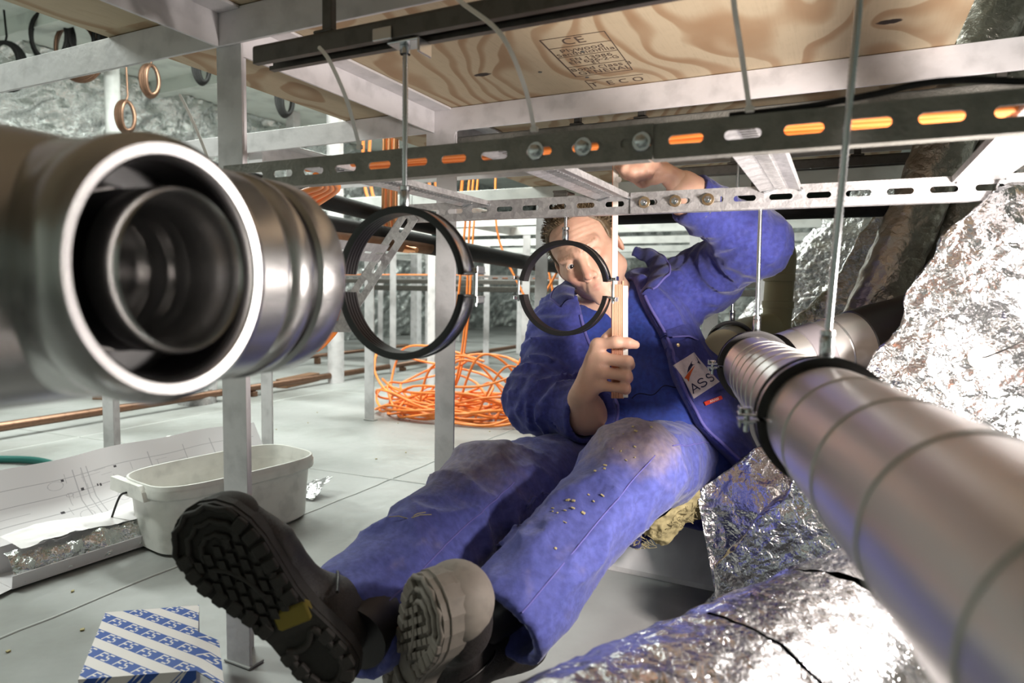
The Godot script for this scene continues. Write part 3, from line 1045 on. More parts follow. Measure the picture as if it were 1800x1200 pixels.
func foil_grid(called: String, w: int, h: int, f: Callable, amp: float, freq: float, m: Material, facing: Vector3, parent: Node3D = null) -> MeshInstance3D:
	var p := PackedVector3Array()
	for y in h:
		for x in w:
			p.append(f.call(float(x) / (w - 1), float(y) / (h - 1)))
	p = crumple(p, w, h, amp, freq, false, facing)
	var b := MB.new()
	b.grid(p, w, h, facing)
	return put(b, called, m, parent)


func foil_tube(path: PackedVector3Array, rad: float, amp: float, freq: float, sides := 64) -> MB:
	var t := MB.new()
	t.tube(path, rad, sides, false)
	var b := MB.new()
	b.grid(crumple(t.v, sides + 1, path.size(), amp, freq, true, Vector3.ZERO), sides + 1, path.size(), Vector3.UP, Vector2.ONE, true)
	# face outward
	for k in b.v.size():
		if b.n[k].dot(t.n[k]) < 0.0:
			b.n[k] = -b.n[k]
	var idx := b.i
	b.i = PackedInt32Array()
	for k in range(0, idx.size(), 3):
		b.tri(idx[k], idx[k + 1], idx[k + 2])
	return b


func build_foil() -> void:
	# the sloping hull side behind everything at the right
	var o := foil_grid("hull_lining", 60, 90, func(u: float, v: float) -> Vector3:
		var y := -0.05 + 2.45 * u
		return P(0.62 + 0.5 * (y - 0.5) + 0.04 * sin(v * 30.0) , y, -0.4 + 12.0 * v), 0.05, 3.0, M.foil_soft, Vector3.LEFT)
	tag(o, "dim foil lining that covers the sloping hull side at the right", "foil lining")
	# front web frame wrapped in bright foil
	var edge := func(y: float) -> float:
		return 0.192 + (y - 0.862) * (0.53 if y > 0.55 else 0.53)
	o = foil_grid("foil_cover", 130, 130, func(u: float, v: float) -> Vector3:
		var y := 0.02 + 0.90 * v
		var x0: float = edge.call(y) + 0.012 * sin(y * 23.0) + 0.006 * sin(y * 61.0)
		var roll := 0.24
		if u < roll:
			var a := u / roll
			return P(x0 + 0.035 * (1.0 - sin(a * PI * 0.5)) - 0.02 * a * (1 - a), y, 1.50 - 0.245 * sin(a * PI * 0.5))
		var s := (u - roll) / (1.0 - roll)
		var pin := Vector2(x0 + s * 0.55 - 0.199, y - 0.599).length()
		return P(x0 + s * 0.55, y, 1.255 - 0.028 * sin(minf(s * 5.0, PI * 0.5)) + 0.020 * exp(-pin * pin * 160.0) + 0.10 * smoothstep(0.92, 1.0, v)), 0.014, 10.0, M.foil, Vector3(-0.5, 0, 1))
	tag(o, "bright crumpled foil over the nearest hull frame, held by a white pin washer", "foil insulation")
	var t := thing("insulation_pin", "white round washer with a bent wire pin on the bright foil", "insulation pin", P(0.199, 0.599, 1.238))
	var b := MB.new()
	b.lathe([Vector2(0, 0.0), Vector2(0.018, 0.0), Vector2(0.0185, 0.0015), Vector2(0.017, 0.003), Vector2(0.0, 0.003)], frame(Vector3.ZERO, Vector3(0, 0.05, 1)), 28)
	put(b, "washer", M.plastic, t)
	b = MB.new()
	b.tube(PackedVector3Array([Vector3(0, 0, 0.002), Vector3(0.004, 0.002, 0.012), Vector3(0.03, 0.018, 0.020), Vector3(0.062, 0.042, 0.022)]), 0.0013, 6)
	put(b, "wire", M.wire, t)
	# foil wrapped pipes that climb the hull behind it
	for q in [[P(-0.06, 0.25, 1.70), P(0.07, 0.665, 1.73), P(0.18, 1.005, 1.76), P(0.27, 1.30, 1.80), P(0.42, 1.75, 1.85)], [P(0.06, 0.25, 1.80), P(0.17, 0.665, 1.82), P(0.265, 1.005, 1.84), P(0.345, 1.30, 1.87), P(0.47, 1.75, 1.9)]]:
		var first: bool = q[0].x < 0.0
		b = foil_tube(curve(q, 22), 0.058 if first else 0.052, 0.010, 13.0)
		o = put(b, "foil_wrapped_pipe", M.foil_shaded)
		tag(o, "foil wrapped pipe with shade in its dark colour, slanting up behind the ladder end" if first else "second foil wrapped pipe, right of the slanting dark one", "wrapped pipe", "foil wrapped pipes climbing the hull")
	# next frames
	for q in [[2.35, -0.14, 0.60, 0], [3.3, -0.36, 0.60, 1], [4.4, -0.6, 0.5, 2]]:
		o = foil_grid("foil_cover", 60, 70, func(u: float, v: float) -> Vector3:
			var y := 0.0 + 1.15 * v
			var x0: float = q[1] + (y - q[2]) * 0.68 + 0.015 * sin(y * 19.0)
			if u < 0.3:
				return P(x0 + 0.05 * (1.0 - u / 0.3), y, q[0] + 0.3 * (1.0 - u / 0.3))
			return P(x0 + (u - 0.3) * 1.6, y, q[0] - 0.03 * sin(minf((u - 0.3) * 8.0, PI * 0.5))), 0.022, 8.0, M.foil, Vector3(-0.5, 0, 1))
		tag(o, ["bright slanting foil edge of the second hull frame, beyond the dark pipe", "dull foil on the third hull frame behind the beige pipe", "farthest foil covered hull frame at the right"][q[3]], "foil insulation", "foil covered hull frames")
	# the sloping plate beside the fitter and the mat that lies on it
	b = MB.new()
	b.prism(PackedVector2Array([Vector2(1.555, 0.0), Vector2(2.02, 0.0), Vector2(2.02, 0.46), Vector2(1.95, 0.46), Vector2(1.556, 0.012)]), Transform3D(Basis(Vector3(0, 0, -1), Vector3.UP, Vector3.RIGHT), P(-0.52, 0, 0)), 1.25)
	o = put(b, "sloping_plate", M.grey_panel)
	tag(o, "grey painted sloping plate under the foil mat, between the leg and the floor", "plate")
	t = thing("insulation_mat", "foil faced wool mat beside the worker, its cut edge showing beige wool", "insulation mat")
	# ridge of the mat, the worker leans against its far side
	var front := func(x: float) -> Vector3:
		return Vector3(x, 0.192 + 0.175 * smoothstep(-0.36, -0.12, x) + 0.008 * sin(x * 40.0) + 0.05 * smoothstep(-0.12, 0.3, x), 1.42 + 0.35 * (x + 0.36) * smoothstep(-0.5, -0.2, x) + 0.006 * sin(x * 27.0))
	foil_grid("foil_top", 120, 44, func(u: float, v: float) -> Vector3:
		var x := -0.46 + 0.96 * u
		var e: Vector3 = front.call(x)
		var back := Vector3(x, 0.13 + 0.25 * smoothstep(-0.1, 0.2, x), e.z + 0.34)
		var q := e.lerp(back, v)
		return P(q.x, q.y + 0.012 * sin(v * PI), q.z), 0.010, 8.0, M.foil, Vector3(0, 1, 0.3), t)
	foil_grid("foil_drape", 110, 70, func(u: float, v: float) -> Vector3:
		var x := -0.262 + 0.74 * u
		var e: Vector3 = front.call(x)
		var low := Vector3(x + 0.055 - 0.05 * u, 0.085 - 0.02 * u + 0.012 * sin(u * 30.0), 1.385 + 0.03 * u + 0.01 * sin(u * 20.0))
		var q := e.lerp(low, v)
		return P(q.x, q.y, q.z - 0.050 * sin(v * PI) * smoothstep(0.0, 0.2, u) - 0.004 * v), 0.013, 7.0, M.foil, Vector3(0, 0.3, 1), t)
	foil_grid("wool_edge", 60, 18, func(u: float, v: float) -> Vector3:
		var x := -0.46 + 0.205 * u
		var e: Vector3 = front.call(x)
		return P(x + 0.01 * v, e.y + 0.008 - (0.040 + 0.008 * sin(x * 70.0) + 0.03 * u) * v, e.z - 0.010 + 0.020 * v * v), 0.012, 22.0, M.wool, Vector3(0, 0, 1), t)
	var tuft := MB.new()
	for k in 60:
		var x := rng.randf_range(-0.42, -0.24)
		var e: Vector3 = front.call(x)
		var p0 := P(x, e.y - rng.randf_range(0.012, 0.055), e.z - 0.010)
		tuft.tube(curve([p0, p0 + Vector3(rng.randf_range(-0.012, 0.012), rng.randf_range(-0.012, 0.006), 0.006), p0 + Vector3(rng.randf_range(-0.015, 0.015), rng.randf_range(-0.012, 0.004), rng.randf_range(-0.002, 0.008))], 3), 0.0007, 4, false)
	put(tuft, "wool_fibres", M.wool, t).set_meta("kind", "stuff")
	# the foil wrapped duct in the foreground: three jackets on one core
	t = thing("foil_duct", "blurred foil wrapped duct lying across the foreground in front of the right boot", "foil duct")
	var a0 := P(-0.197, 0.17, 0.504)
	var a1 := P(0.072, 0.17, 1.026)
	var dir := (a1 - a0).normalized()
	b = MB.new()
	b.tube(PackedVector3Array([a0 - dir * 0.35, a1 + dir * 0.25]), 0.150, 40)
	put(b, "core", M.black, t)
	for q in [[-0.35, 0.262], [0.268, 0.47], [0.485, 0.83]]:
		var path := PackedVector3Array()
		var m := int((q[1] - q[0]) / 0.008)
		for k in m + 1:
			path.append(a0 + dir * lerpf(q[0], q[1], float(k) / m))
		put(foil_tube(path, 0.163, 0.011, 10.0, 110), "foil_jacket", M.foil, t)


# ------------------------------------------------------------------ things on the floor
func ring_pts(a: float, b: float, y: float, m: int, e := 0.42) -> Array:
	var out := []
	for k in m + 1:
		var t := TAU * k / m
		out.append(Vector3(a * signf(cos(t)) * pow(absf(cos(t)), e), y, b * signf(sin(t)) * pow(absf(sin(t)), e)))
	return out


func loft(levels: Array, m := 72, e := 0.52) -> MB:
	var p := PackedVector3Array()
	for l in levels:
		for q in ring_pts(l[0], l[1], l[2], m, e):
			p.append(q)
	var b := MB.new()
	b.grid(p, m + 1, levels.size(), Vector3.UP, Vector2.ONE, true)
	return b


func paper_texture() -> ImageTexture:
	var w := 768
	var h := 384
	var im := Image.create(w, h, false, Image.FORMAT_RGB8)
	im.fill(Color(0.87, 0.85, 0.86))
	var ink := Color(0.70, 0.68, 0.70)
	for y in [60, 110, 160, 205, 250, 296, 330]:
		im.fill_rect(Rect2i(130, y, 620, 2), ink)
	for x in [300, 318, 330, 470, 560, 640, 700]:
		im.fill_rect(Rect2i(x, 40, 2, 300), ink)
	var r := RandomNumberGenerator.new()
	r.seed = 5
	for k in 70:
		var x := r.randi_range(150, 720)
		var y := r.randi_range(40, 340)
		if r.randf() < 0.5:
			im.fill_rect(Rect2i(x, y, r.randi_range(10, 60), 1), ink)
		else:
			im.fill_rect(Rect2i(x, y, 1, r.randi_range(10, 40)), ink)
	for k in 16:
		im.fill_rect(Rect2i(r.randi_range(200, 420), r.randi_range(60, 350), r.randi_range(3, 7), r.randi_range(3, 9)), Color(0.25, 0.23, 0.25))
	for k in 8:
		var cx := r.randi_range(160, 600)
		var cy := r.randi_range(60, 330)
		var rad := r.randi_range(5, 14)
		for q in 90:
			im.set_pixel(clampi(cx + int(rad * cos(q * TAU / 90)), 0, w - 1), clampi(cy + int(rad * sin(q * TAU / 90)), 0, h - 1), ink)
	return ImageTexture.create_from_image(im)


func print_texture() -> ImageTexture:
	# one repeat: a white stripe and a blue stripe with F and S left white
	var w := 128
	var h := 96
	var white := Color(0.86, 0.83, 0.82)
	var im := Image.create(w, h, false, Image.FORMAT_RGB8)
	im.fill(white)
	im.fill_rect(Rect2i(0, 44, w, 50), Color(0.13, 0.29, 0.60))
	var glyphs := {"F": ["11111", "10000", "10000", "11110", "10000", "10000", "10000"], "S": ["01111", "10000", "10000", "01110", "00001", "00001", "11110"]}
	var x0 := 6
	for g in ["F", "S"]:
		for y in 7:
			for x in 5:
				if glyphs[g][y][x] == "1":
					im.fill_rect(Rect2i(x0 + x * 7, 48 + y * 6, 8, 7), white)
		x0 += 44
	return ImageTexture.create_from_image(im)


func build_floor_things() -> void:
	# bucket
	var t := thing("bucket", "white rectangular plastic bucket with a wire handle, standing on the floor", "bucket", P(-1.545, 0.0, 1.305), deg_to_rad(-9.0))
	var b := loft([[0.0, 0.0, 0.003], [0.112, 0.212, 0.003], [0.120, 0.221, 0.010], [0.127, 0.232, 0.155], [0.128, 0.234, 0.158]])
	put(b, "body", M.plastic, t)
	b = loft([[0.128, 0.234, 0.152], [0.137, 0.243, 0.153], [0.139, 0.245, 0.158], [0.139, 0.245, 0.176], [0.136, 0.242, 0.178], [0.136, 0.242, 0.188], [0.133, 0.239, 0.190], [0.129, 0.235, 0.188], [0.127, 0.232, 0.150], [0.106, 0.192, 0.012], [0.0, 0.0, 0.012]])
	put(b, "rim", M.plastic, t)
	b = MB.new()
	b.prism(PackedVector2Array([Vector2(-0.125, 0.150), Vector2(-0.120, 0.186), Vector2(0.030, 0.186), Vector2(0.045, 0.172), Vector2(0.055, 0.150)]), Transform3D(Basis(), Vector3(0, 0, 0.236)), 0.018)
	put(b, "handle_lug", M.plastic, t)
	b = MB.new()
	b.tube(curve([Vector3(-0.03, 0.160, 0.256), Vector3(-0.055, 0.145, 0.262), Vector3(-0.105, 0.075, 0.262), Vector3(-0.108, 0.062, 0.262), Vector3(-0.085, 0.058, 0.25)], 5), 0.0028, 8)
	put(b, "wire_handle", M.wire, t)
	# drawing sheet
	M.drawing = mat(Color.WHITE, 0.8)
	M.drawing.albedo_texture = paper_texture()
	b = MB.new()
	var p := PackedVector3Array()
	var m := MB.new()
	for y in 20:
		for x in 60:
			var u := x / 59.0
			var v := y / 19.0
			var z := lerpf(0.66, 1.78, u)
			var bulge := 0.012 * sin(u * 21.0) * v + 0.02 * sin(u * 6.0)
			# lies flat in front, bends up behind
			var a := v * 1.9
			p.append(P(-1.70 - 0.16 * minf(v * 1.6, 1.0) - 0.17 * maxf(0.0, v - 0.42) + bulge, 0.004 + 0.20 * pow(maxf(0.0, v - 0.30) / 0.7, 1.15) * (0.93 + 0.06 * sin(u * 3.3 + 0.5)), z))
	b.grid(p, 60, 20, Vector3(1, 0.5, 0.5))
	for k in b.uv.size():
		b.uv[k].y = 1.0 - b.uv[k].y
	var o := put(b, "drawing_sheet", M.drawing)
	tag(o, "large curled paper drawing with thin plan lines behind the bucket", "paper drawing")
	# carton with a roll of foil
	t = thing("foil_box", "open white card box with crumpled foil and torn paper, lying on the drawing", "foil box", P(-1.665, 0.006, 1.03), deg_to_rad(-4.0))
	b = MB.new()
	b.box(Vector3(0, 0.003, 0), Vector3(0.105, 0.004, 0.46), Basis(), 0.001)
	b.box(Vector3(0.053, 0.018, 0.0), Vector3(0.003, 0.030, 0.46), Basis(Vector3(0, 0, 1), -0.2), 0.001)
	b.box(Vector3(-0.052, 0.035, 0.0), Vector3(0.003, 0.070, 0.46), Basis(), 0.001)
	b.flat([Vector3(-0.05, 0.002, 0.23), Vector3(0.05, 0.002, 0.23), Vector3(0.075, 0.004, 0.285), Vector3(-0.05, 0.006, 0.30)], Vector3.UP)
	b.flat([Vector3(-0.05, 0.070, 0.23), Vector3(-0.05, 0.003, 0.23), Vector3(-0.085, 0.003, 0.25), Vector3(-0.085, 0.068, 0.25)], Vector3(0, 0, 1))
	put(b, "tray", M.card, t)
	foil_grid("foil", 30, 90, func(u: float, v: float) -> Vector3:
		var a := u * 1.7 - 0.1
		return Vector3(0.005 + 0.044 * cos(a) + 0.006 * sin(v * 31.0), 0.016 + 0.058 * sin(a), 0.225 - 0.445 * v), 0.008, 12.0, M.foil_soft, Vector3(1, 0.5, 0), t)
	foil_grid("torn_paper", 24, 60, func(u: float, v: float) -> Vector3:
		return Vector3(-0.075 + (0.105 + 0.008 * sin(v * 11.0) + 0.004 * sin(v * 43.0)) * u, 0.086 - 0.006 * u * u + 0.008 * sin(v * 9.0), 0.20 - 0.43 * v), 0.006, 14.0, M.paper, Vector3.UP, t)
	# blue and white printed carton
	M.print_fs = mat(Color.WHITE, 0.65)
	M.print_fs.albedo_texture = print_texture()
	t = thing("printed_carton", "small white carton printed with diagonal blue bands of white letters, bottom left", "carton", P(-0.977, 0.0, 0.668))
	var cs := [P(-1.12, 0.122, 0.689), P(-1.001, 0.122, 0.783), P(-0.83, 0.122, 0.642), P(-0.959, 0.122, 0.548)]
	for k in 4:
		cs[k] -= t.position
	var down := Vector3(0, -0.118, 0)
	var uvx: Vector3 = (cs[1] - cs[0]).normalized()
	var uvz: Vector3 = (cs[3] - cs[0]).normalized()
	var uvof := func(q: Vector3) -> Vector2:
		var a: float = q.dot(uvx) - q.y * 0.8
		var c: float = q.dot(uvz)
		return Vector2((a * 0.72 + c * 0.69) / 0.047, (c * 0.72 - a * 0.69) / 0.034)
	b = MB.new()
	b.flat([cs[0], cs[1], cs[2], cs[3]], Vector3.UP, [uvof.call(cs[0]), uvof.call(cs[1]), uvof.call(cs[2]), uvof.call(cs[3])])
	put(b, "lid", M.print_fs, t)
	b = MB.new()
	for k in 4:
		var a: Vector3 = cs[k]
		var d: Vector3 = cs[(k + 1) % 4]
		var nm := (d - a).cross(Vector3.UP).normalized()
		if nm.dot(a) < 0:
			nm = -nm
		b.flat([a, d, d + down, a + down], nm, [uvof.call(a), uvof.call(d), uvof.call(d + down), uvof.call(a + down)])
	put(b, "sides", M.print_fs, t)
	b = MB.new()
	var f0: Vector3 = cs[1].lerp(cs[2], 0.45)
	b.flat([cs[2], f0, f0 + Vector3(0.035, -0.012, -0.012), cs[2] + Vector3(0.045, -0.02, -0.012)], Vector3.UP, [uvof.call(cs[2]), uvof.call(f0), uvof.call(f0 + Vector3(0.03, 0, 0)), uvof.call(cs[2] + Vector3(0.04, 0, 0))])
	b.flat([cs[2] + Vector3(0, -0.001, 0), f0 + Vector3(0, -0.001, 0), f0 + Vector3(0.035, -0.014, -0.012), cs[2] + Vector3(0.045, -0.022, -0.012)], Vector3.DOWN)
	put(b, "flap", M.print_fs, t)
	# orange cable heap
	var coil := MB.new()
	var c0 := P(-1.95, 0.0, 3.15)
	for k in 20:
		var pts := []
		var ph := rng.randf() * TAU
		var rx := rng.randf_range(0.22, 0.48)
		var rz := rng.randf_range(0.12, 0.30)
		var lift := rng.randf_range(0.0, 0.30) if k < 15 else rng.randf_range(0.0, 0.07)
		var off := Vector3(rng.randf_range(-0.06, 0.16), 0.008 + 0.0012 * k, rng.randf_range(-0.12, 0.12))
		var lead := rng.randf() * TAU
		for q in 14:
			var a := ph + q * TAU / 12.0
			pts.append(c0 + off + Vector3(rx * cos(a), maxf(0.0, lift * (0.5 + 0.5 * sin(a * 1.0 + lead)) + 0.03 * sin(a * 3.0 + k)), rz * sin(a) + 0.04 * sin(a * 2.0 + k)))
		coil.tube(curve(pts, 5), 0.0066, 6)
	# the wide loop at the left and strands that come down from above
	coil.tube(curve([P(-1.78, 0.02, 3.12), P(-2.10, 0.012, 3.0), P(-2.24, 0.008, 3.06), P(-2.42, 0.06, 3.25), P(-2.46, 0.22, 3.35), P(-2.34, 0.34, 3.3), P(-2.05, 0.36, 3.2), P(-1.75, 0.30, 3.2)], 7), 0.0066, 6)
	coil.tube(curve([P(-2.2, 0.014, 3.0), P(-2.08, 0.06, 3.05), P(-1.98, 0.20, 3.15), P(-1.85, 0.30, 3.2)], 7), 0.0066, 6)
	for q in [[-1.93, 3.1, 0.05], [-1.97, 3.3, 0.03], [-1.50, 3.2, 0.25], [-1.62, 3.4, -0.22], [-1.42, 3.3, -0.08], [-1.90, 3.15, 0.02]]:
		coil.tube(curve([P(q[0] - 0.1, 0.03, q[1]), P(q[0] + q[2] * 0.2, 0.20, q[1]), P(q[0] + 0.03, 0.55, q[1] + 0.05), P(q[0] + q[2], 1.05, q[1] + 0.1), P(q[0] + q[2] * 1.2, 1.75, q[1] + 0.2)], 8), 0.0062, 6)
	for q in 5:
		coil.tube(curve([P(-2.05 + 0.12 * q, 0.02, 3.0), P(-2.0 + 0.14 * q, 0.26 + 0.03 * (q % 3), 3.05), P(-1.80 + 0.1 * q, 0.33 - 0.04 * (q % 2), 3.1), P(-1.62 + 0.08 * q, 0.16, 3.15), P(-1.5 + 0.05 * q, 0.02, 3.1)], 7), 0.0066, 6)
	o = put(coil, "orange_cable_coil", M.orange)
	tag(o, "tangled heap of orange cable on the floor left of the worker's arm", "cable")
	# scraps
	o = foil_grid("foil_scrap", 14, 14, func(u: float, v: float) -> Vector3:
		return P(-1.50 - 0.09 * u, 0.012 + 0.05 * v * (1.0 - u * 0.5), 1.60 + 0.10 * v), 0.012, 16.0, M.foil, Vector3.UP)
	tag(o, "small crumpled foil scrap on the floor right of the bucket", "scrap")
	o = foil_grid("plastic_bag", 20, 20, func(u: float, v: float) -> Vector3:
		return P(-2.55 + 0.22 * u, 0.075 * sin(u * PI) * sin(v * PI), 1.68 + 0.24 * v), 0.02, 12.0, M.plastic, Vector3.UP)
	tag(o, "crumpled white plastic bag peeping over the drawing sheet", "bag")
	var chips := MB.new()
	for k in 46:
		var q := Vector2(rng.randf_range(-2.6, -0.5), rng.randf_range(0.6, 3.2))
		chips.box(P(q.x, 0.002, q.y), Vector3(rng.randf_range(0.003, 0.012), 0.003, rng.randf_range(0.003, 0.009)), Basis(Vector3.UP, rng.randf() * 3.0), 0.001)
	o = put(chips, "floor_crumbs", M.wool)
	tag(o, "pale crumbs of insulation scattered over the grey floor", "debris", "", "stuff")


# ------------------------------------------------------------------ far things
func build_background() -> void:
	# further support frames: a beam on legs
	var k := 0
	for q in [[2.75, [-3.40, -2.22, -1.25, -0.5], -4.4, 0.4], [3.76, [-4.2, -2.5, -1.55, -0.4], -4.8, 0.2], [4.40, [-4.6, -3.29, -2.1, -0.9], -5.2, 0.2], [5.42, [-4.2, -2.98, -1.9], -5.2, 0.0], [6.5, [-4.35, -3.16, -2.2], -5.2, -0.2], [7.6, [-5.67, -4.6, -3.0], -5.8, -0.3]]:
		var t := thing("support_frame", ["pale angle iron frame on legs, first behind the ring clamps", "pale angle iron frame beside the thick round column", "angle iron frame behind the orange cable heap", "angle iron frame with a bright leg left of the man's head", "dim angle iron frame deep in the crawl space", "farthest small angle iron frame"][k], "steel frame", Vector3.ZERO, 0.0, "support frames further back")
		k += 1
		var b := MB.new()
		b.box(P((q[2] + q[3]) * 0.5, 1.1265, q[0] + 0.003), Vector3(q[3] - q[2], 0.059, 0.006), Basis(), 0.0015)
		b.box(P((q[2] + q[3]) * 0.5, 1.153, q[0] + 0.033), Vector3(q[3] - q[2], 0.006, 0.056), Basis(), 0.0015)
		put(b, "cross_beam", M.white_paint, t)
		for x in q[1]:
			angle_leg(t, x, q[0] + 0.006, 1.10)
		for x in [q[1][0] + 0.1, q[1][1] + 0.3]:
			b = MB.new()
			b.box(P(x, 1.1265, q[0] + 0.35), Vector3(0.006, 0.059, 0.7), Basis(), 0.0015)
			b.box(P(x + 0.028, 1.153, q[0] + 0.35), Vector3(0.05, 0.006, 0.7), Basis(), 0.0015)
			put(b, "long_beam", M.white_paint, t)
	var b := MB.new()
	b.tube(PackedVector3Array([P(-3.29, 0, 3.76), P(-3.29, 2.4, 3.76)]), 0.058, 32)
	var o := put(b, "round_column", M.paint)
	tag(o, "thick round grey column on the floor just right of the steel tee", "column")
	for q in [[-4.75, 6.9, 0.0], [-4.9, 5.0, 0.0], [-3.75, 9.0, 0.0]]:
		b = MB.new()
		b.box(P(q[0], 1.2, q[1]), Vector3(0.10, 2.4, 0.10), Basis(), 0.006)
		o = put(b, "steel_column", M.paint)
		tag(o, "tall square steel column far back among the posts", "column", "square columns far back")
	# white pipe at upper left
	b = MB.new()
	b.tube(PackedVector3Array([P(-4.49, 0.0, 2.92), P(-4.49, 2.3, 2.92)]), 0.048, 28)
	o = put(b, "white_pipe", M.white_paint)
	tag(o, "white vertical pipe before the foil wall, above the steel tee", "pipe")
	# hull foil at the left and back
	o = foil_grid("hull_lining", 240, 60, func(u: float, v: float) -> Vector3:
		return P(-5.3 - 0.5 * (1.0 - v) + 0.05 * sin(u * 26.0), 0.0 + 2.39 * v, -1.0 + 13.0 * u), 0.11, 6.0, M.foil_soft, Vector3.RIGHT)
	tag(o, "foil lined hull side at the upper left under the white deckhead", "foil lining")
	o = foil_grid("hull_lining", 90, 40, func(u: float, v: float) -> Vector3:
		return P(-6.2 + 7.6 * u, 0.0 + 2.2 * v, 11.6 + 0.1 * sin(u * 40.0)), 0.14, 2.4, M.foil_soft, Vector3(0, 0, 1))
	tag(o, "far foil lined bulkhead glinting between the posts", "foil lining")
	# hanging coils
	var coils := [[-4.558, 2.243, 2.579, 0.17, 0, "black cable coil hanging before the foil wall, second from the left edge"], [-4.398, 2.255, 2.70, 0.15, 0, "black cable coil just right of the copper coloured one"], [-4.81, 2.06, 2.444, 0.15, 0, "black cable coil cut by the left edge"], [-4.52, 2.20, 2.72, 0.19, 1, "copper coloured cable coil behind the black one"], [-3.981, 1.98, 2.842, 0.10, 1, "slim copper coloured coil hanging right of the white pipe"], [-4.111, 1.75, 2.762, 0.10, 1, "lower slim copper coloured coil beside the white pipe"], [-3.70, 2.06, 2.997, 0.09, 0, "small black coil left of the nearest post's top"], [-3.30, 1.90, 3.3, 0.10, 0, "small black coil right of the nearest post's top"], [-4.30, 2.26, 2.78, 0.13, 0, "third black coil half hidden by the plywood edge"]]
	for q in coils:
		var slim: bool = q[3] < 0.105
		var t := thing("hanging_coil", q[5], "cable coil", P(q[0], q[1], q[2]), 0.6 if not slim else 1.3, "cable coils hanging from the deckhead")
		b = MB.new()
		for w in 5:
			var path := PackedVector3Array()
			for s in 33:
				var a := TAU * s / 32
				path.append(Vector3((q[3] - 0.008 * w) * (0.55 if slim else 0.75) * sin(a), q[3] * cos(a) * (1.0 - 0.03 * w), 0.012 * w - 0.02 + 0.006 * sin(a * 2 + w)))
			b.tube(path, 0.011, 6, false)
		put(b, "turns", M.black if q[4] == 0 else M.copper_old, t)
		b = MB.new()
		b.tube(PackedVector3Array([Vector3(0, q[3] * 0.95, 0), Vector3(0.01, q[3] + 0.03, 0), Vector3(0.0, 2.40 - q[1], 0.0)]), 0.006, 6)
		put(b, "tail", M.black if q[4] == 0 else M.copper_old, t)
	# hanging orange loops behind the grey back beam
	for q in [[-3.05, 3.9, "left"], [-2.75, 4.3, "right"]]:
		b = MB.new()
		for w in 2:
			b.tube(curve([P(q[0] + 0.06 * w, 2.38, q[1]), P(q[0] - 0.1 + 0.06 * w, 1.75, q[1]), P(q[0] - 0.06 + 0.05 * w, 1.35, q[1]), P(q[0] + 0.14, 1.28, q[1]), P(q[0] + 0.2, 1.6, q[1]), P(q[0] + 0.16, 2.38, q[1])], 8), 0.011, 6)
		o = put(b, "hanging_cable", M.orange)
		tag(o, "%s bundle of orange cable hanging in a loop behind the back beam" % q[2], "cable", "orange cable loops")
	# insulated pipes under the open deck
	b = MB.new()
	b.tube(PackedVector3Array([P(-1.27, 0.866, 0.95), P(-1.285, 0.845, 1.9), P(-1.32, 0.822, 2.8), P(-1.40, 0.82, 3.9)]), 0.034, 24)
	o = put(b, "black_pipe", M.black)
	tag(o, "thick black insulated pipe running away behind the large clamp", "insulated pipe")
	b = MB.new()
	b.tube(PackedVector3Array([P(-1.43, 0.985, 1.0), P(-1.38, 0.93, 1.85), P(-1.35, 0.915, 2.1)]), 0.026, 20)
	o = put(b, "black_pipe", M.black)
	tag(o, "upper black insulated pipe with a teal taped end, left of the copper tubes", "insulated pipe")
	b = MB.new()
	b.tube(PackedVector3Array([P(-1.22, 0.815, 1.0), P(-1.26, 0.828, 1.75), P(-1.27, 0.832, 1.92)]), 0.021, 18)
	o = put(b, "brown_pipe", M.wood)
	tag(o, "thin brown coated pipe below the black one, behind the diagonal ladder rail", "pipe")
	b = MB.new()
	b.tube(PackedVector3Array([P(-0.64, 0.915, 1.95), P(0.12, 0.915, 1.95)]), 0.022, 20)
	o = put(b, "black_pipe", M.black)
	tag(o, "black insulated pipe with a teal taped end behind the raised sleeve", "insulated pipe")
	for q in [[P(-0.655, 0.915, 1.95), Vector3.RIGHT, 0.024, "teal tape cuff on the pipe end right of the man's head"], [P(-1.355, 0.915, 2.1), Vector3(0, 0.2, -1), 0.027, "teal tape cuff behind the top of the large clamp"], [P(-1.40, 0.84, 1.62), Vector3(0, 0, -1), 0.030, "teal tape cuff at the left of the large clamp"]]:
		b = MB.new()
		b.lathe([Vector2(0.009, -0.016), Vector2(q[2], -0.014), Vector2(q[2], 0.016), Vector2(0.0, 0.018)], frame(q[0], q[1]), 18)
		o = put(b, "tape_cuff", M.teal)
		tag(o, q[3], "tape cuff", "teal tape cuffs")
	for q in 3:
		b = MB.new()
		var x := -1.318 + 0.021 * q
		b.tube(curve([P(x, 1.6, 1.74), P(x, 1.2, 1.74), P(x, 0.95, 1.735), P(x + 0.01, 0.86, 1.735), P(x + 0.03, 0.822, 1.745), P(x + 0.08, 0.812, 1.76 - 0.01 * q)], 6), 0.0085, 14)
		o = put(b, "copper_tube", M.copper)
		tag(o, ["leftmost of three upright copper tubes behind the large clamp", "middle of three upright copper tubes behind the large clamp", "rightmost of three upright copper tubes behind the large clamp"][q], "copper tube", "upright copper tubes")
	# far cable ladder
	b = MB.new()
	var slots := []
	for s in 26:
		slots.append(0.05 + 0.092 * s)
	var t := thing("far_cable_tray", "low slotted cable tray with orange cable far behind the ring clamps", "cable tray")
	b.slotted(2.4, 0.05, 0.002, slots, 0.055, 0.014, Transform3D(Basis(), P(-4.2, 0.79, 4.9)))
	b.box(P(-3.0, 0.765, 5.05), Vector3(2.4, 0.004, 0.3), Basis(), 0.001)
	put(b, "tray", M.galv, t)
	b = MB.new()
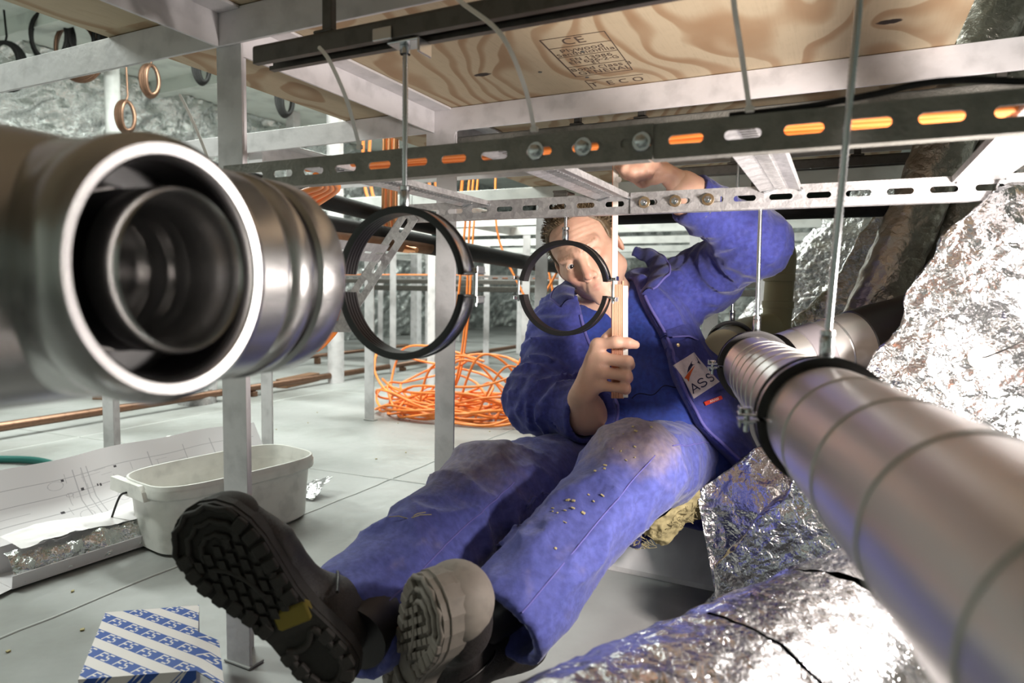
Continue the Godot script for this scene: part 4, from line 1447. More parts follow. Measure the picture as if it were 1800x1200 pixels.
	b.box(P(-2.2, 0.755, 4.7), Vector3(3.6, 0.035, 0.04), Basis(), 0.004)
	b.box(P(-2.2, 0.70, 5.3), Vector3(3.9, 0.05, 0.05), Basis(), 0.004)
	put(b, "support_rail", M.dark_steel, t)
	b = MB.new()
	for s in 3:
		b.tube(curve([P(-4.6, 0.81, 5.0 + 0.03 * s), P(-3.2, 0.815, 5.02), P(-2.2, 0.80, 4.95), P(-0.8, 0.81, 5.0)], 6), 0.012, 6)
	o = put(b, "orange_cable", M.orange)
	tag(o, "orange cables lying on the far low cable tray", "cable")
	# floor pipes, cover, offcuts
	for q in [[-3.30, 0.055, 1.1, 8.0, 0.022, "old copper pipe running along the floor under the steel tee"], [-4.24, 0.075, 1.0, 6.0, 0.018, "bright thin copper pipe at the left edge of the floor"]]:
		b = MB.new()
		b.tube(PackedVector3Array([P(q[0], q[1], q[2]), P(q[0], q[1], q[3])]), q[4], 16)
		for z in [1.4, 3.0, 4.6]:
			b.box(P(q[0], (q[1] - q[4]) * 0.5, z), Vector3(0.05, q[1] - q[4], 0.04), Basis(), 0.004)
		o = put(b, "floor_pipe", M.copper_old)
		tag(o, q[5], "pipe", "copper pipes along the floor")
	b = MB.new()
	b.lathe([Vector2(0.105, 0.0), Vector2(0.105, 0.035), Vector2(0.10, 0.045), Vector2(0.085, 0.046), Vector2(0.082, 0.052), Vector2(0.0, 0.054)], Transform3D(Basis(), P(-3.38, 0, 2.66)), 28)
	for s in 6:
		b.box(P(-3.38 + 0.07 * cos(s * 1.05), 0.066, 2.66 + 0.07 * sin(s * 1.05)), Vector3(0.02, 0.03, 0.02), Basis(), 0.003)
	o = put(b, "drain_cover", M.galv)
	tag(o, "round bolted drain cover on the floor below the steel tee", "drain cover")
	for q in [[-4.05, 2.62, 0.5, "brown timber offcut beside the far floor pipe, left of the nearer posts"], [-3.45, 3.55, 0.2, "brown timber offcut with teal end near the round column"]]:
		b = MB.new()
		b.box(P(q[0], 0.03, q[1]), Vector3(0.09, 0.06, 0.42), Basis(Vector3.UP, q[2]), 0.004)
		o = put(b, "timber_offcut", M.wood)
		tag(o, q[3], "timber", "timber offcuts")
	b = MB.new()
	b.tube(curve([P(-3.3, 0.014, 1.2), P(-2.95, 0.014, 1.34), P(-2.72, 0.016, 1.43), P(-2.5, 0.014, 1.40), P(-2.3, 0.012, 1.30)], 6), 0.014, 12)
	o = put(b, "green_hose", M.teal)
	tag(o, "green hose on the floor behind the drawing sheet at the left edge", "hose")


func build_small() -> void:
	# cable ties
	for q in [["long curved cable tie tail left of the printed stamp", [P(-0.470, 1.08, 0.70), P(-0.424, 1.033, 0.70), P(-0.367, 0.985, 0.70), P(-0.345, 0.93, 0.72), P(-0.348, 0.888, 0.757)]], ["cable tie tail left of the threaded rod of the large clamp", [P(-0.640, 1.01, 0.70), P(-0.620, 0.987, 0.70), P(-0.608, 0.939, 0.72), P(-0.618, 0.888, 0.757)]], ["cable tie tail hanging straight above the two right bolts", [P(-0.113, 1.03, 0.69), P(-0.109, 0.978, 0.70), P(-0.103, 0.932, 0.73), P(-0.097, 0.886, 0.757)]], ["loose cable tie tail left of the nearest post", [P(-1.177, 1.063, 0.9), P(-1.146, 1.016, 0.9), P(-1.108, 0.948, 0.9), P(-1.09, 0.90, 0.9)]]]:
		var t := thing("cable_tie", q[0], "cable tie", Vector3.ZERO, 0.0, "white cable ties on the ladder")
		var path := curve(q[1], 10)
		var b := MB.new()
		var m := path.size()
		for k in m - 1:
			var d := (path[k + 1] - path[k]).normalized()
			var s := d.cross(Vector3(0.3, 0.1, 1.0)).normalized() * 0.0026
			var u := s.cross(d).normalized() * 0.0007
			var w0 := 0.25 if k == 0 else 1.0
			b.flat([path[k] - s * w0 + u, path[k] + s * w0 + u, path[k + 1] + s + u, path[k + 1] - s + u], u.normalized())
			b.flat([path[k] - s * w0 - u, path[k] + s * w0 - u, path[k + 1] + s - u, path[k + 1] - s - u], -u.normalized())
			for e in [-1, 1]:
				b.flat([path[k] + s * e * w0 + u, path[k] + s * e * w0 - u, path[k + 1] + s * e - u, path[k + 1] + s * e + u], s.normalized() * e)
		put(b, "tail", M.tie, t)
		b = MB.new()
		b.box(path[m - 1], Vector3(0.0095, 0.006, 0.006), Basis(), 0.001)
		put(b, "head", M.tie, t)
	var bk := MB.new()
	bk.tube(curve([P(-0.12, 0.886, 0.775), P(-0.04, 0.8865, 0.770), P(0.02, 0.891, 0.766), P(0.06, 0.896, 0.765), P(0.10, 0.895, 0.766), P(0.16, 0.888, 0.770), P(0.3, 0.8865, 0.775)], 6), 0.0035, 8)
	tag(put(bk, "black_cable", M.black), "thin black cable lying over the top edge of the near side rail at the right", "cable")
	# orange cables that lie in the ladder
	var rows := [[0.0, 0.866, 0.826, "front orange cable seen through the slots of the near side rail"], [0.0, 0.867, 0.841, "upper orange cable lying in the ladder behind the near side rail"], [0.0, 0.866, 0.856, "rear orange cable lying in the cable ladder"]]
	for q in rows:
		var b := MB.new()
		var pts := []
		for k in 14:
			var x := -0.78 + 0.105 * k
			pts.append(P(x, q[1] + 0.017 + 0.002 * sin(k * 1.3 + q[2] * 90.0), q[2] + 0.003 * sin(k * 0.9 + q[1] * 50.0)))
		b.tube(curve(pts, 5), 0.0062, 10)
		var o := put(b, "orange_cable", M.orange)
		tag(o, q[3], "cable", "orange cables in the ladder")
	# bundle that turns down at the left end
	for k in 4:
		var b := MB.new()
		b.tube(curve([P(-0.83, 0.884, 0.90 + 0.015 * k), P(-0.91, 0.886, 1.0 + 0.015 * k), P(-1.01, 0.884 - 0.004 * k, 1.05 + 0.018 * k), P(-1.12, 0.872 - 0.008 * k, 1.09 + 0.018 * k), P(-1.26, 0.80 - 0.01 * k, 1.15 + 0.018 * k), P(-1.27, 0.64, 1.20 + 0.015 * k), P(-1.18, 0.56 - 0.008 * k, 1.25), P(-1.128, 0.60 - 0.008 * k, 1.28), P(-1.11, 0.65 - 0.008 * k, 1.29)], 7), 0.0065, 10)
		var o := put(b, "orange_cable", M.orange)
		tag(o, ["first", "second", "third", "fourth"][k] + " orange cable of the bundle turning down at the ladder's left end", "cable", "orange cables turning down at the left end")


# ------------------------------------------------------------------ figures: tapered bones joined smoothly and meshed as surface nets
class Fig:
	var a := PackedVector3Array()
	var d := PackedVector3Array()
	var inv := PackedFloat32Array()
	var ra := PackedFloat32Array()
	var rb := PackedFloat32Array()
	var k := 0.03
	var extra = null

	func add(p: Vector3, q: Vector3, r0: float, r1: float) -> void:
		a.append(p)
		d.append(q - p)
		inv.append(1.0 / maxf((q - p).length_squared(), 1e-9))
		ra.append(r0)
		rb.append(r1 - r0)

	func raw(p: Vector3, j: int) -> float:
		var pa := p - a[j]
		var t := clampf(pa.dot(d[j]) * inv[j], 0.0, 1.0)
		return (pa - d[j] * t).length() - ra[j] - rb[j] * t

	func val(p: Vector3, near: PackedInt32Array) -> float:
		var v := 1.0
		for j in near:
			var pa := p - a[j]
			var t := clampf(pa.dot(d[j]) * inv[j], 0.0, 1.0)
			var e := (pa - d[j] * t).length() - ra[j] - rb[j] * t
			var h := maxf(k - absf(v - e), 0.0) / k
			v = minf(v, e) - h * h * k * 0.25
		if extra != null:
			v = extra.call(p, v)
		return v

	func all() -> PackedInt32Array:
		return PackedInt32Array(range(a.size()))


func nets(f: Fig, h: float, b: MB, tint = null, reach := 0.03) -> void:
	var lo := f.a[0]
	var hi := f.a[0]
	for j in f.a.size():
		var r := maxf(f.ra[j], f.ra[j] + f.rb[j]) + reach
		for e in [f.a[j], f.a[j] + f.d[j]]:
			lo = lo.min(e - Vector3.ONE * r)
			hi = hi.max(e + Vector3.ONE * r)
	var nx := int((hi.x - lo.x) / h) + 2
	var ny := int((hi.y - lo.y) / h) + 2
	var nz := int((hi.z - lo.z) / h) + 2
	var field := PackedFloat32Array()
	field.resize(nx * ny * nz)
	field.fill(9.0)
	var cell := PackedInt32Array()
	cell.resize(nx * ny * nz)
	cell.fill(-1)
	var blocks := []
	var B := 5
	var rad := B * h * 0.87 + reach
	for bz in range(0, nz - 1, B):
		for by in range(0, ny - 1, B):
			for bx in range(0, nx - 1, B):
				var c := lo + Vector3(bx + B * 0.5, by + B * 0.5, bz + B * 0.5) * h
				var near := PackedInt32Array()
				var best := 9.0
				for j in f.a.size():
					var e := f.raw(c, j)
					best = minf(best, e)
					if e < rad + f.k:
						near.append(j)
				if best > rad or best < -rad:
					continue
				blocks.append([bx, by, bz])
				for z in range(bz, mini(bz + B + 1, nz)):
					for y in range(by, mini(by + B + 1, ny)):
						for x in range(bx, mini(bx + B + 1, nx)):
							var q := (z * ny + y) * nx + x
							if field[q] == 9.0:
								field[q] = f.val(lo + Vector3(x, y, z) * h, near)
	var base := b.v.size()
	var sy := nx
	var sz := nx * ny
	var off := [0, 1, sy, sy + 1, sz, sz + 1, sz + sy, sz + sy + 1]
	var cor := [Vector3(0, 0, 0), Vector3(1, 0, 0), Vector3(0, 1, 0), Vector3(1, 1, 0), Vector3(0, 0, 1), Vector3(1, 0, 1), Vector3(0, 1, 1), Vector3(1, 1, 1)]
	var edges := [[0, 1], [2, 3], [4, 5], [6, 7], [0, 2], [1, 3], [4, 6], [5, 7], [0, 4], [1, 5], [2, 6], [3, 7]]
	var made := []
	for bl in blocks:
		for z in range(bl[2], mini(bl[2] + B, nz - 1)):
			for y in range(bl[1], mini(bl[1] + B, ny - 1)):
				for x in range(bl[0], mini(bl[0] + B, nx - 1)):
					var q: int = (z * ny + y) * nx + x
					var inside := 0
					for o in 8:
						if field[q + off[o]] < 0.0:
							inside += 1
					if inside == 0 or inside == 8:
						continue
					var s := Vector3.ZERO
					var m := 0
					for e in edges:
						var f0 := field[q + off[e[0]]]
						var f1 := field[q + off[e[1]]]
						if (f0 < 0.0) != (f1 < 0.0):
							s += (cor[e[0]] as Vector3).lerp(cor[e[1]], f0 / (f0 - f1))
							m += 1
					cell[q] = b.v.size()
					made.append([q, x, y, z])
					b.vert(lo + (Vector3(x, y, z) + s / m) * h, Vector3.ZERO)
	var quads := PackedInt32Array()
	for w in made:
		var q: int = w[0]
		for ax in 3:
			var st: int = [1, sy, sz][ax]
			var s1: int = [sy, sz, 1][ax]
			var s2: int = [sz, 1, sy][ax]
			var c1: int = [w[2], w[3], w[1]][ax]
			var c2: int = [w[3], w[1], w[2]][ax]
			if c1 == 0 or c2 == 0:
				continue
			var f0 := field[q]
			var f1 := field[q + st]
			if f0 == 9.0 or f1 == 9.0 or (f0 < 0.0) == (f1 < 0.0):
				continue
			var v0 := cell[q]
			var v1 := cell[q - s1]
			var v2 := cell[q - s1 - s2]
			var v3 := cell[q - s2]
			if v0 < 0 or v1 < 0 or v2 < 0 or v3 < 0:
				continue
			var nm := (b.v[v2] - b.v[v0]).cross(b.v[v3] - b.v[v1])
			var dir := Vector3.ZERO
			dir[ax] = 1.0 if f0 < 0.0 else -1.0
			if nm.dot(dir) < 0.0:
				nm = -nm
			for v in [v0, v1, v2, v3]:
				b.n[v] += nm
				quads.append(v)
	for v in range(base, b.v.size()):
		b.n[v] = b.n[v].normalized()
		if tint != null:
			b.c[v] = tint.call(b.v[v], b.n[v])
	for k in range(0, quads.size(), 4):
		b.quad(quads[k], quads[k + 1], quads[k + 2], quads[k + 3])


func smin(a: float, b: float, k: float) -> float:
	var h := maxf(k - absf(a - b), 0.0) / k
	return minf(a, b) - h * h * k * 0.25


func smax(a: float, b: float, k: float) -> float:
	return -smin(-a, -b, k)


func ell(p: Vector3, c: Vector3, r: Vector3) -> float:
	var q := p - c
	var k0 := (q / r).length()
	var k1 := (q / (r * r)).length()
	return k0 * (k0 - 1.0) / maxf(k1, 1e-6)


func cap(p: Vector3, a: Vector3, b: Vector3, r0: float, r1: float) -> float:
	var pa := p - a
	var ba := b - a
	var t := clampf(pa.dot(ba) / ba.length_squared(), 0.0, 1.0)
	return (pa - ba * t).length() - lerpf(r0, r1, t)


var J := {
	"pel": P(-0.3902, 0.2818, 1.5846), "hl": P(-0.4800, 0.2750, 1.5163), "hr": P(-0.3300, 0.2800, 1.6400), "kl": P(-0.6080, 0.3038, 1.1210), "kr": P(-0.3341, 0.3620, 1.1941),
	"ml": P(-0.6331, 0.2056, 0.7479), "mr": P(-0.4270, 0.2021, 0.8662), "al": P(-0.6182, 0.2195, 0.7061), "ar": P(-0.4213, 0.2108, 0.8306),
	"sl": P(-0.6197, 0.6125, 1.5889), "sr": P(-0.3282, 0.7198, 1.7643), "el": P(-0.6318, 0.4364, 1.4113), "cl": P(-0.4810, 0.4275, 1.3396), "wl": P(-0.4761, 0.4722, 1.2955),
	"er": P(-0.1835, 0.8074, 1.6307), "cr": P(-0.3066, 0.8988, 1.4938), "wr": P(-0.3203, 0.9230, 1.4611),
}
var HANDS := [
	[P(-0.4761, 0.4722, 1.2955), [
		[P(-0.4408, 0.5830, 1.2855), P(-0.4027, 0.5907, 1.2859), P(-0.3801, 0.5888, 1.2969), P(-0.3685, 0.5851, 1.3101)],
		[P(-0.4316, 0.5568, 1.2855), P(-0.3779, 0.5517, 1.2893), P(-0.3844, 0.5423, 1.3244), P(-0.4133, 0.5373, 1.3321)],
		[P(-0.4319, 0.5277, 1.2851), P(-0.3800, 0.5237, 1.2914), P(-0.3871, 0.5150, 1.3241), P(-0.4133, 0.5099, 1.3308)],
		[P(-0.4387, 0.4990, 1.2860), P(-0.3831, 0.4975, 1.2966), P(-0.3902, 0.4898, 1.3249), P(-0.4132, 0.4851, 1.3288)],
		[P(-0.4679, 0.5221, 1.3038), P(-0.4541, 0.5653, 1.3255), P(-0.4388, 0.5915, 1.3409), P(-0.4315, 0.6071, 1.3480)]]],
	[P(-0.3203, 0.9230, 1.4611), [
		[P(-0.3740, 0.9688, 1.4329), P(-0.4014, 0.9665, 1.3633), P(-0.4122, 0.9444, 1.3449), P(-0.4093, 0.9346, 1.3566)],
		[P(-0.3674, 0.9610, 1.4321), P(-0.3877, 0.9638, 1.3664), P(-0.3963, 0.9371, 1.3487), P(-0.3930, 0.9243, 1.3638)],
		[P(-0.3611, 0.9534, 1.4324), P(-0.3739, 0.9617, 1.3730), P(-0.3818, 0.9397, 1.3561), P(-0.3814, 0.9309, 1.3734)],
		[P(-0.3539, 0.9441, 1.4295), P(-0.3616, 0.9584, 1.3856), P(-0.3672, 0.9415, 1.3724), P(-0.3684, 0.9362, 1.3825)],
		[P(-0.3419, 0.9434, 1.4298), P(-0.3871, 0.9252, 1.3948), P(-0.4145, 0.9388, 1.3735), P(-0.4301, 0.9515, 1.3590)]]],
]
# frame of the trunk: across, up, out of the chest
var TS := Vector3(0.8193, 0.2958, -0.4912)
var TU := Vector3(-0.3984, 0.9097, -0.1169)
var TF := Vector3(0.4123, 0.2914, 0.8632)
var HEAD := Transform3D(Basis(Vector3(0.8671, 0.4954, -0.0529), Vector3(-0.4597, 0.8365, 0.2981), Vector3(0.1919, -0.2341, 0.9531)).orthonormalized(), P(-0.5623, 0.785, 1.5443))


func T(w: float, u: float, f := 0.0) -> Vector3:
	return J.pel + TS * w + TU * u + TF * f


var head_grain: FastNoiseLite


func head_sdf(p: Vector3, v: float) -> float:
	var x := absf(p.x)
	var m := Vector3(x, p.y, p.z)
	var d := ell(p, Vector3(0, 0.036, -0.014), Vector3(0.0755, 0.090, 0.097))
	d = smin(d, ell(p, Vector3(0, -0.040, 0.020), Vector3(0.0605, 0.076, 0.066)), 0.030)
	d = smin(d, (m - Vector3(0.052, -0.062, 0.006)).length() - 0.020, 0.030)
	d = smin(d, cap(m, Vector3(0, -0.104, 0.070), Vector3(0.012, -0.104, 0.068), 0.0185, 0.017), 0.024)
	d = smin(d, cap(m, Vector3(0.040, -0.026, 0.064), Vector3(0.062, -0.014, 0.030), 0.017, 0.013), 0.024)
	d = smin(d, cap(m, Vector3(0.008, 0.019, 0.0835), Vector3(0.046, 0.022, 0.066), 0.010, 0.009), 0.018)
	# eye hollows, lids
	d = smax(d, -ell(m, Vector3(0.032, 0.001, 0.098), Vector3(0.019, 0.0125, 0.017)), 0.012)
	var lid := ell(m, Vector3(0.0315, -0.001, 0.0715), Vector3(0.0155, 0.0135, 0.0145))
	lid = smax(lid, -ell(m, Vector3(0.0315, -0.0018, 0.088), Vector3(0.0130, 0.0052, 0.012)), 0.0015)
	d = smin(d, lid, 0.004)
	# nose
	d = smin(d, cap(p, Vector3(0, 0.012, 0.0865), Vector3(0, -0.038, 0.1060), 0.0070, 0.0115), 0.011)
	d = smin(d, (m - Vector3(0.0115, -0.0435, 0.0955)).length() - 0.0085, 0.007)
	d = smax(d, -((m - Vector3(0.0065, -0.0505, 0.1000)).length() - 0.0032), 0.003)
	# mouth
	d = smin(d, ell(p, Vector3(0, -0.072, 0.066), Vector3(0.034, 0.026, 0.026)), 0.016)
	d = smin(d, cap(m, Vector3(0, -0.0690, 0.0905), Vector3(0.022, -0.0725, 0.0815), 0.0032, 0.0015), 0.004)
	d = smin(d, cap(m, Vector3(0, -0.0785, 0.0890), Vector3(0.020, -0.0755, 0.0820), 0.0036, 0.0015), 0.004)
	d = smax(d, -cap(m, Vector3(0, -0.0738, 0.0960), Vector3(0.0235, -0.0742, 0.0850), 0.0012, 0.0010), 0.003)
	# folds from the nose to the corner of the mouth
	d = smax(d, -cap(m, Vector3(0.0185, -0.040, 0.0935), Vector3(0.031, -0.072, 0.0810), 0.0018, 0.0016), 0.007)
	# ears
	var q := m - Vector3(0.078, -0.008, -0.012)
	q = Vector3(q.x * 0.94 - q.z * 0.34, q.y, q.x * 0.34 + q.z * 0.94)
	var ear := ell(q, Vector3.ZERO, Vector3(0.008, 0.033, 0.020))
	ear = smax(ear, -ell(q, Vector3(0.009, 0.003, 0.002), Vector3(0.007, 0.021, 0.011)), 0.004)
	d = smin(d, ear, 0.006)
	# brow lines and grain
	if p.y > 0.03 and p.z > 0.03:
		d += 0.0008 * sin((p.y + 0.10 * p.x * p.x / 0.03) * 560.0) * smoothstep(0.03, 0.045, p.y) * (1.0 - smoothstep(0.068, 0.080, p.y))
	d += 0.0007 * head_grain.get_noise_3dv(p * 60.0)
	return smin(d, v, 0.03)


func skin_tint(p: Vector3, _n: Vector3) -> Color:
	var c := Color(0.66, 0.415, 0.30)
	var g := head_grain.get_noise_3dv(p * 22.0)
	c = c.lerp(Color(0.62, 0.335, 0.25), clampf(0.25 + 0.5 * g, 0.0, 0.6))
	return c


func head_tint(p: Vector3, n: Vector3) -> Color:
	var c := skin_tint(p, n)
	var m := Vector3(absf(p.x), p.y, p.z)
	var ruddy := maxf(exp(-(m - Vector3(0.042, -0.03, 0.075)).length_squared() * 1800.0), exp(-(m - Vector3(0, -0.038, 0.112)).length_squared() * 3500.0))
	c = c.lerp(Color(0.64, 0.29, 0.21), 0.55 * ruddy)
	var lip := 1.0 - smoothstep(0.0030, 0.0055, minf(cap(m, Vector3(0, -0.0690, 0.0905), Vector3(0.022, -0.0725, 0.0815), 0.001, 0.0), cap(m, Vector3(0, -0.0785, 0.0890), Vector3(0.020, -0.0755, 0.0820), 0.001, 0.0)))
	c = c.lerp(Color(0.56, 0.235, 0.20), 0.6 * lip)
	var beard := smoothstep(-0.045, -0.075, p.y) * (1.0 - lip)
	c = c.lerp(Color(0.50, 0.34, 0.26), 0.28 * beard * (0.7 + 0.6 * head_grain.get_noise_3dv(p * 300.0)))
	var brow := cap(m, Vector3(0.012, 0.0185, 0.092), Vector3(0.048, 0.0240, 0.074), 0.0045, 0.003)
	if brow < 0.004:
		c = c.lerp(Color(0.33, 0.19, 0.11), clampf(0.55 + 0.8 * head_grain.get_noise_3dv(p * Vector3(160, 500, 160)), 0.0, 0.8) * (1.0 - smoothstep(0.0, 0.004, brow)))
	return c


func fold(p: Vector3, g: FastNoiseLite, stretch: Vector3) -> float:
	var s := p * stretch
	return 0.62 * g.get_noise_3dv(s) + 0.38 * g.get_noise_3dv(s * 2.3 + Vector3(7, 3, 1))


# sharp crests with broad hollows between them
func crest(g: FastNoiseLite, s: Vector3) -> float:
	var a := 1.0 - absf(g.get_noise_3dv(s))
	var b := 1.0 - absf(g.get_noise_3dv(s * 1.9 + Vector3(5, 9, 2)))
	return 0.75 - 1.0 * a * a * a - 0.45 * b * b


# a point in a limb's own measure: fa per metre along it, fp round it
func ring(p: Vector3, a: Vector3, b: Vector3, fa: float, fp: float) -> Vector3:
	var d := (b - a).normalized()
	var s := (p - a).dot(d)
	var r := p - a - d * s
	return r * fp + d * s * fa


func sleeve_fold(g: FastNoiseLite, p: Vector3, a: Vector3, b: Vector3) -> float:
	return 0.0165 * crest(g, ring(p, a, b, 17.0, 5.0)) + 0.002 * fold(p, g, Vector3(22, 22, 22))


func front_edge(side: int, u: float) -> float:
	if side == 0:
		return -0.068 - 0.03 * smoothstep(0.14, 0.05, u) - 0.006 * sin(u * 24.0)
	return 0.083 + 0.075 * smoothstep(0.06, -0.08, u) + 0.006 * sin(u * 30.0)


func march(f: Fig, p: Vector3, dir: Vector3, near: PackedInt32Array) -> Vector3:
	var t := 0.0
	for k in 60:
		var v := f.val(p + dir * t, near)
		if v < 0.0006:
			break
		t += v * 0.8
	return p + dir * t


func boot(parent: Node3D, heel: Vector3, fwd: Vector3, up: Vector3, light: bool) -> void:
	var z := fwd.normalized()
	var y := (up - z * up.dot(z)).normalized()
	var xf := Transform3D(Basis(y.cross(z), y, z), heel)
	var t := Node3D.new()
	t.name = "boot"
	t.transform = xf
	parent.add_child(t, true)
	var right := [Vector2(0.0, -0.002), Vector2(0.020, 0.002), Vector2(0.033, 0.014), Vector2(0.038, 0.035), Vector2(0.0375, 0.065), Vector2(0.035, 0.10), Vector2(0.037, 0.135), Vector2(0.045, 0.175), Vector2(0.052, 0.21), Vector2(0.0525, 0.238), Vector2(0.047, 0.265), Vector2(0.035, 0.285), Vector2(0.018, 0.296), Vector2(0.0, 0.299)]
	var outl := PackedVector2Array()
	for q in right:
		outl.append(q)
	for k in range(right.size() - 2, 0, -1):
		outl.append(Vector2(-right[k].x * (0.94 if right[k].y < 0.15 else 1.0), right[k].y))
	var sm: Material = M.sole_lit if light else M.sole  # one pair of boots: lit and shaded sole are painted as two colours
	var flat := Basis(Vector3(1, 0, 0), Vector3(0, 0, 1), Vector3(0, 1, 0))
	var b := MB.new()
	# welt with a rounded edge
	for l in [[0.010, 0.0, 1.0], [0.018, 0.010, 1.02], [0.008, 0.028, 1.0]]:
		var o := PackedVector2Array()
		for q in outl:
			o.append(Vector2(q.x * l[2], 0.15 + (q.y - 0.15) * l[2]))
		b.prism(o, Transform3D(flat, Vector3(0, l[1], 0)), l[0])
	put(b, "sole", sm, t)
	b = MB.new()
	# edge lugs
	var m := outl.size()
	var along := 0.0
	for k in m:
		var p := outl[k]
		var q := outl[(k + 1) % m]
		var ln := p.distance_to(q)
		var e := (q - p) / ln
		while along < ln:
			var c := p + e * along
			along += 0.0225
			if c.y > 0.255 or (c.y > 0.085 and c.y < 0.12):
				continue
			var inn := Vector2(-e.y, e.x)
			if inn.dot(Vector2(0, 0.15) - c) < 0:
				inn = -inn
			var s := c + inn * 0.010
			var bs := Basis(Vector3(e.x, 0, e.y), Vector3.UP, Vector3(e.x, 0, e.y).cross(Vector3.UP))
			b.box(Vector3(s.x, -0.003, s.y), Vector3(0.0165, 0.010, 0.019), bs, 0.0025)
		along -= ln
	# toe ridges that follow the toe cap in a zigzag
	for r in 3:
		var path := PackedVector3Array()
		for s in 11:
			var a := PI * (0.06 + 0.88 * s / 10.0)
			var rr := 0.046 - 0.0125 * r
			path.append(Vector3(rr * cos(a) * (1.0 + 0.05 * (s % 2)), -0.0025, 0.243 - 0.006 * r + (rr + 0.004) * sin(a) * (0.96 + 0.10 * (s % 2))))
		b.tube(path, 0.0040, 6)
	# lozenges in the middle of the tread
	for r in 7:
		for s in 5:
			var c := Vector2(-0.030 + 0.015 * s + 0.0075 * (r % 2), 0.130 + 0.0175 * r)
			if absf(c.x) > 0.030 or c.y > 0.235:
				continue
			var lo := PackedVector2Array([c + Vector2(-0.0055, -0.004), c + Vector2(0.001, -0.0095), c + Vector2(0.0058, 0.003), c + Vector2(-0.0005, 0.0095)])
			b.prism(lo, Transform3D(flat, Vector3(0, -0.0062, 0)), 0.009)
	b.tube(curve([Vector3(-0.020, -0.004, 0.222), Vector3(-0.006, -0.004, 0.205), Vector3(0.004, -0.004, 0.175), Vector3(0.004, -0.004, 0.145)], 6), 0.0036, 6)
	# heel border
	b.tube(curve([Vector3(-0.022, -0.003, 0.082), Vector3(-0.008, -0.003, 0.074), Vector3(0.008, -0.003, 0.074), Vector3(0.022, -0.003, 0.082), Vector3(0.025, -0.003, 0.055), Vector3(0.020, -0.003, 0.026), Vector3(0.0, -0.003, 0.014), Vector3(-0.020, -0.003, 0.026), Vector3(-0.025, -0.003, 0.055), Vector3(-0.022, -0.003, 0.082)], 5), 0.0048, 6)
	put(b, "tread", sm, t)
	var f := Fig.new()
	f.k = 0.035
	f.add(Vector3(0.010, 0.045, 0.250), Vector3(0.012, 0.052, 0.19), 0.036, 0.040)
	f.add(Vector3(-0.010, 0.045, 0.250), Vector3(-0.012, 0.052, 0.19), 0.036, 0.040)
	f.add(Vector3(0, 0.055, 0.19), Vector3(0, 0.085, 0.09), 0.040, 0.044)
	f.add(Vector3(0, 0.055, 0.045), Vector3(0, 0.10, 0.055), 0.038, 0.044)
	f.add(Vector3(0, 0.10, 0.055), Vector3(0, 0.22, 0.03), 0.046, 0.054)
	f.extra = func(p: Vector3, v: float) -> float:
		var q := v + 0.0015 * head_grain.get_noise_3dv(p * 45.0)
		if p.z > 0.19:
			q -= 0.0025
		q = smax(q, -(cap(p, Vector3(0.0, 0.0, 0.192), Vector3(0, 0.15, 0.197), 0.0015, 0.0015)) if false else -1.0, 0.01)
		return smax(q, 0.026 - p.y, 0.006)
	b = MB.new()
	nets(f, 0.007, b)
	put(b, "upper", M.leather, t)
	# rubber toe guard
	var tg := Fig.new()
	tg.k = 0.035
	tg.add(Vector3(0.010, 0.045, 0.250), Vector3(0.012, 0.052, 0.19), 0.0395, 0.0435)
	tg.add(Vector3(-0.010, 0.045, 0.250), Vector3(-0.012, 0.052, 0.19), 0.0395, 0.0435)
	tg.extra = func(p: Vector3, v: float) -> float:
		return smax(smax(v - 0.0025, 0.020 - p.y, 0.006), 0.232 + 0.55 * (p.y - 0.03) - p.z, 0.006)
	b = MB.new()
	nets(tg, 0.006, b)
	put(b, "toe_guard", sm, t)
	b = MB.new()
	for k in 5:
		var zz := 0.165 - 0.022 * k
		var yy := 0.104 + 0.010 * k
		b.tube(curve([Vector3(-0.024, yy - 0.014, zz - 0.006), Vector3(0, yy + 0.004, zz), Vector3(0.024, yy - 0.014, zz + 0.008)], 5), 0.0022, 6)
	b.tube(curve([Vector3(0.01, 0.145, 0.085), Vector3(0.035, 0.13, 0.10), Vector3(0.05, 0.09, 0.10), Vector3(0.052, 0.05, 0.09)], 6), 0.0024, 6)
	put(b, "laces", M.wire, t)
	if not light:
		b = MB.new()
		b.box(Vector3(0.012, 0.004, 0.112), Vector3(0.050, 0.016, 0.030), Basis(Vector3.UP, 0.35), 0.006)
		put(b, "mustard_patch", M.mustard, t)


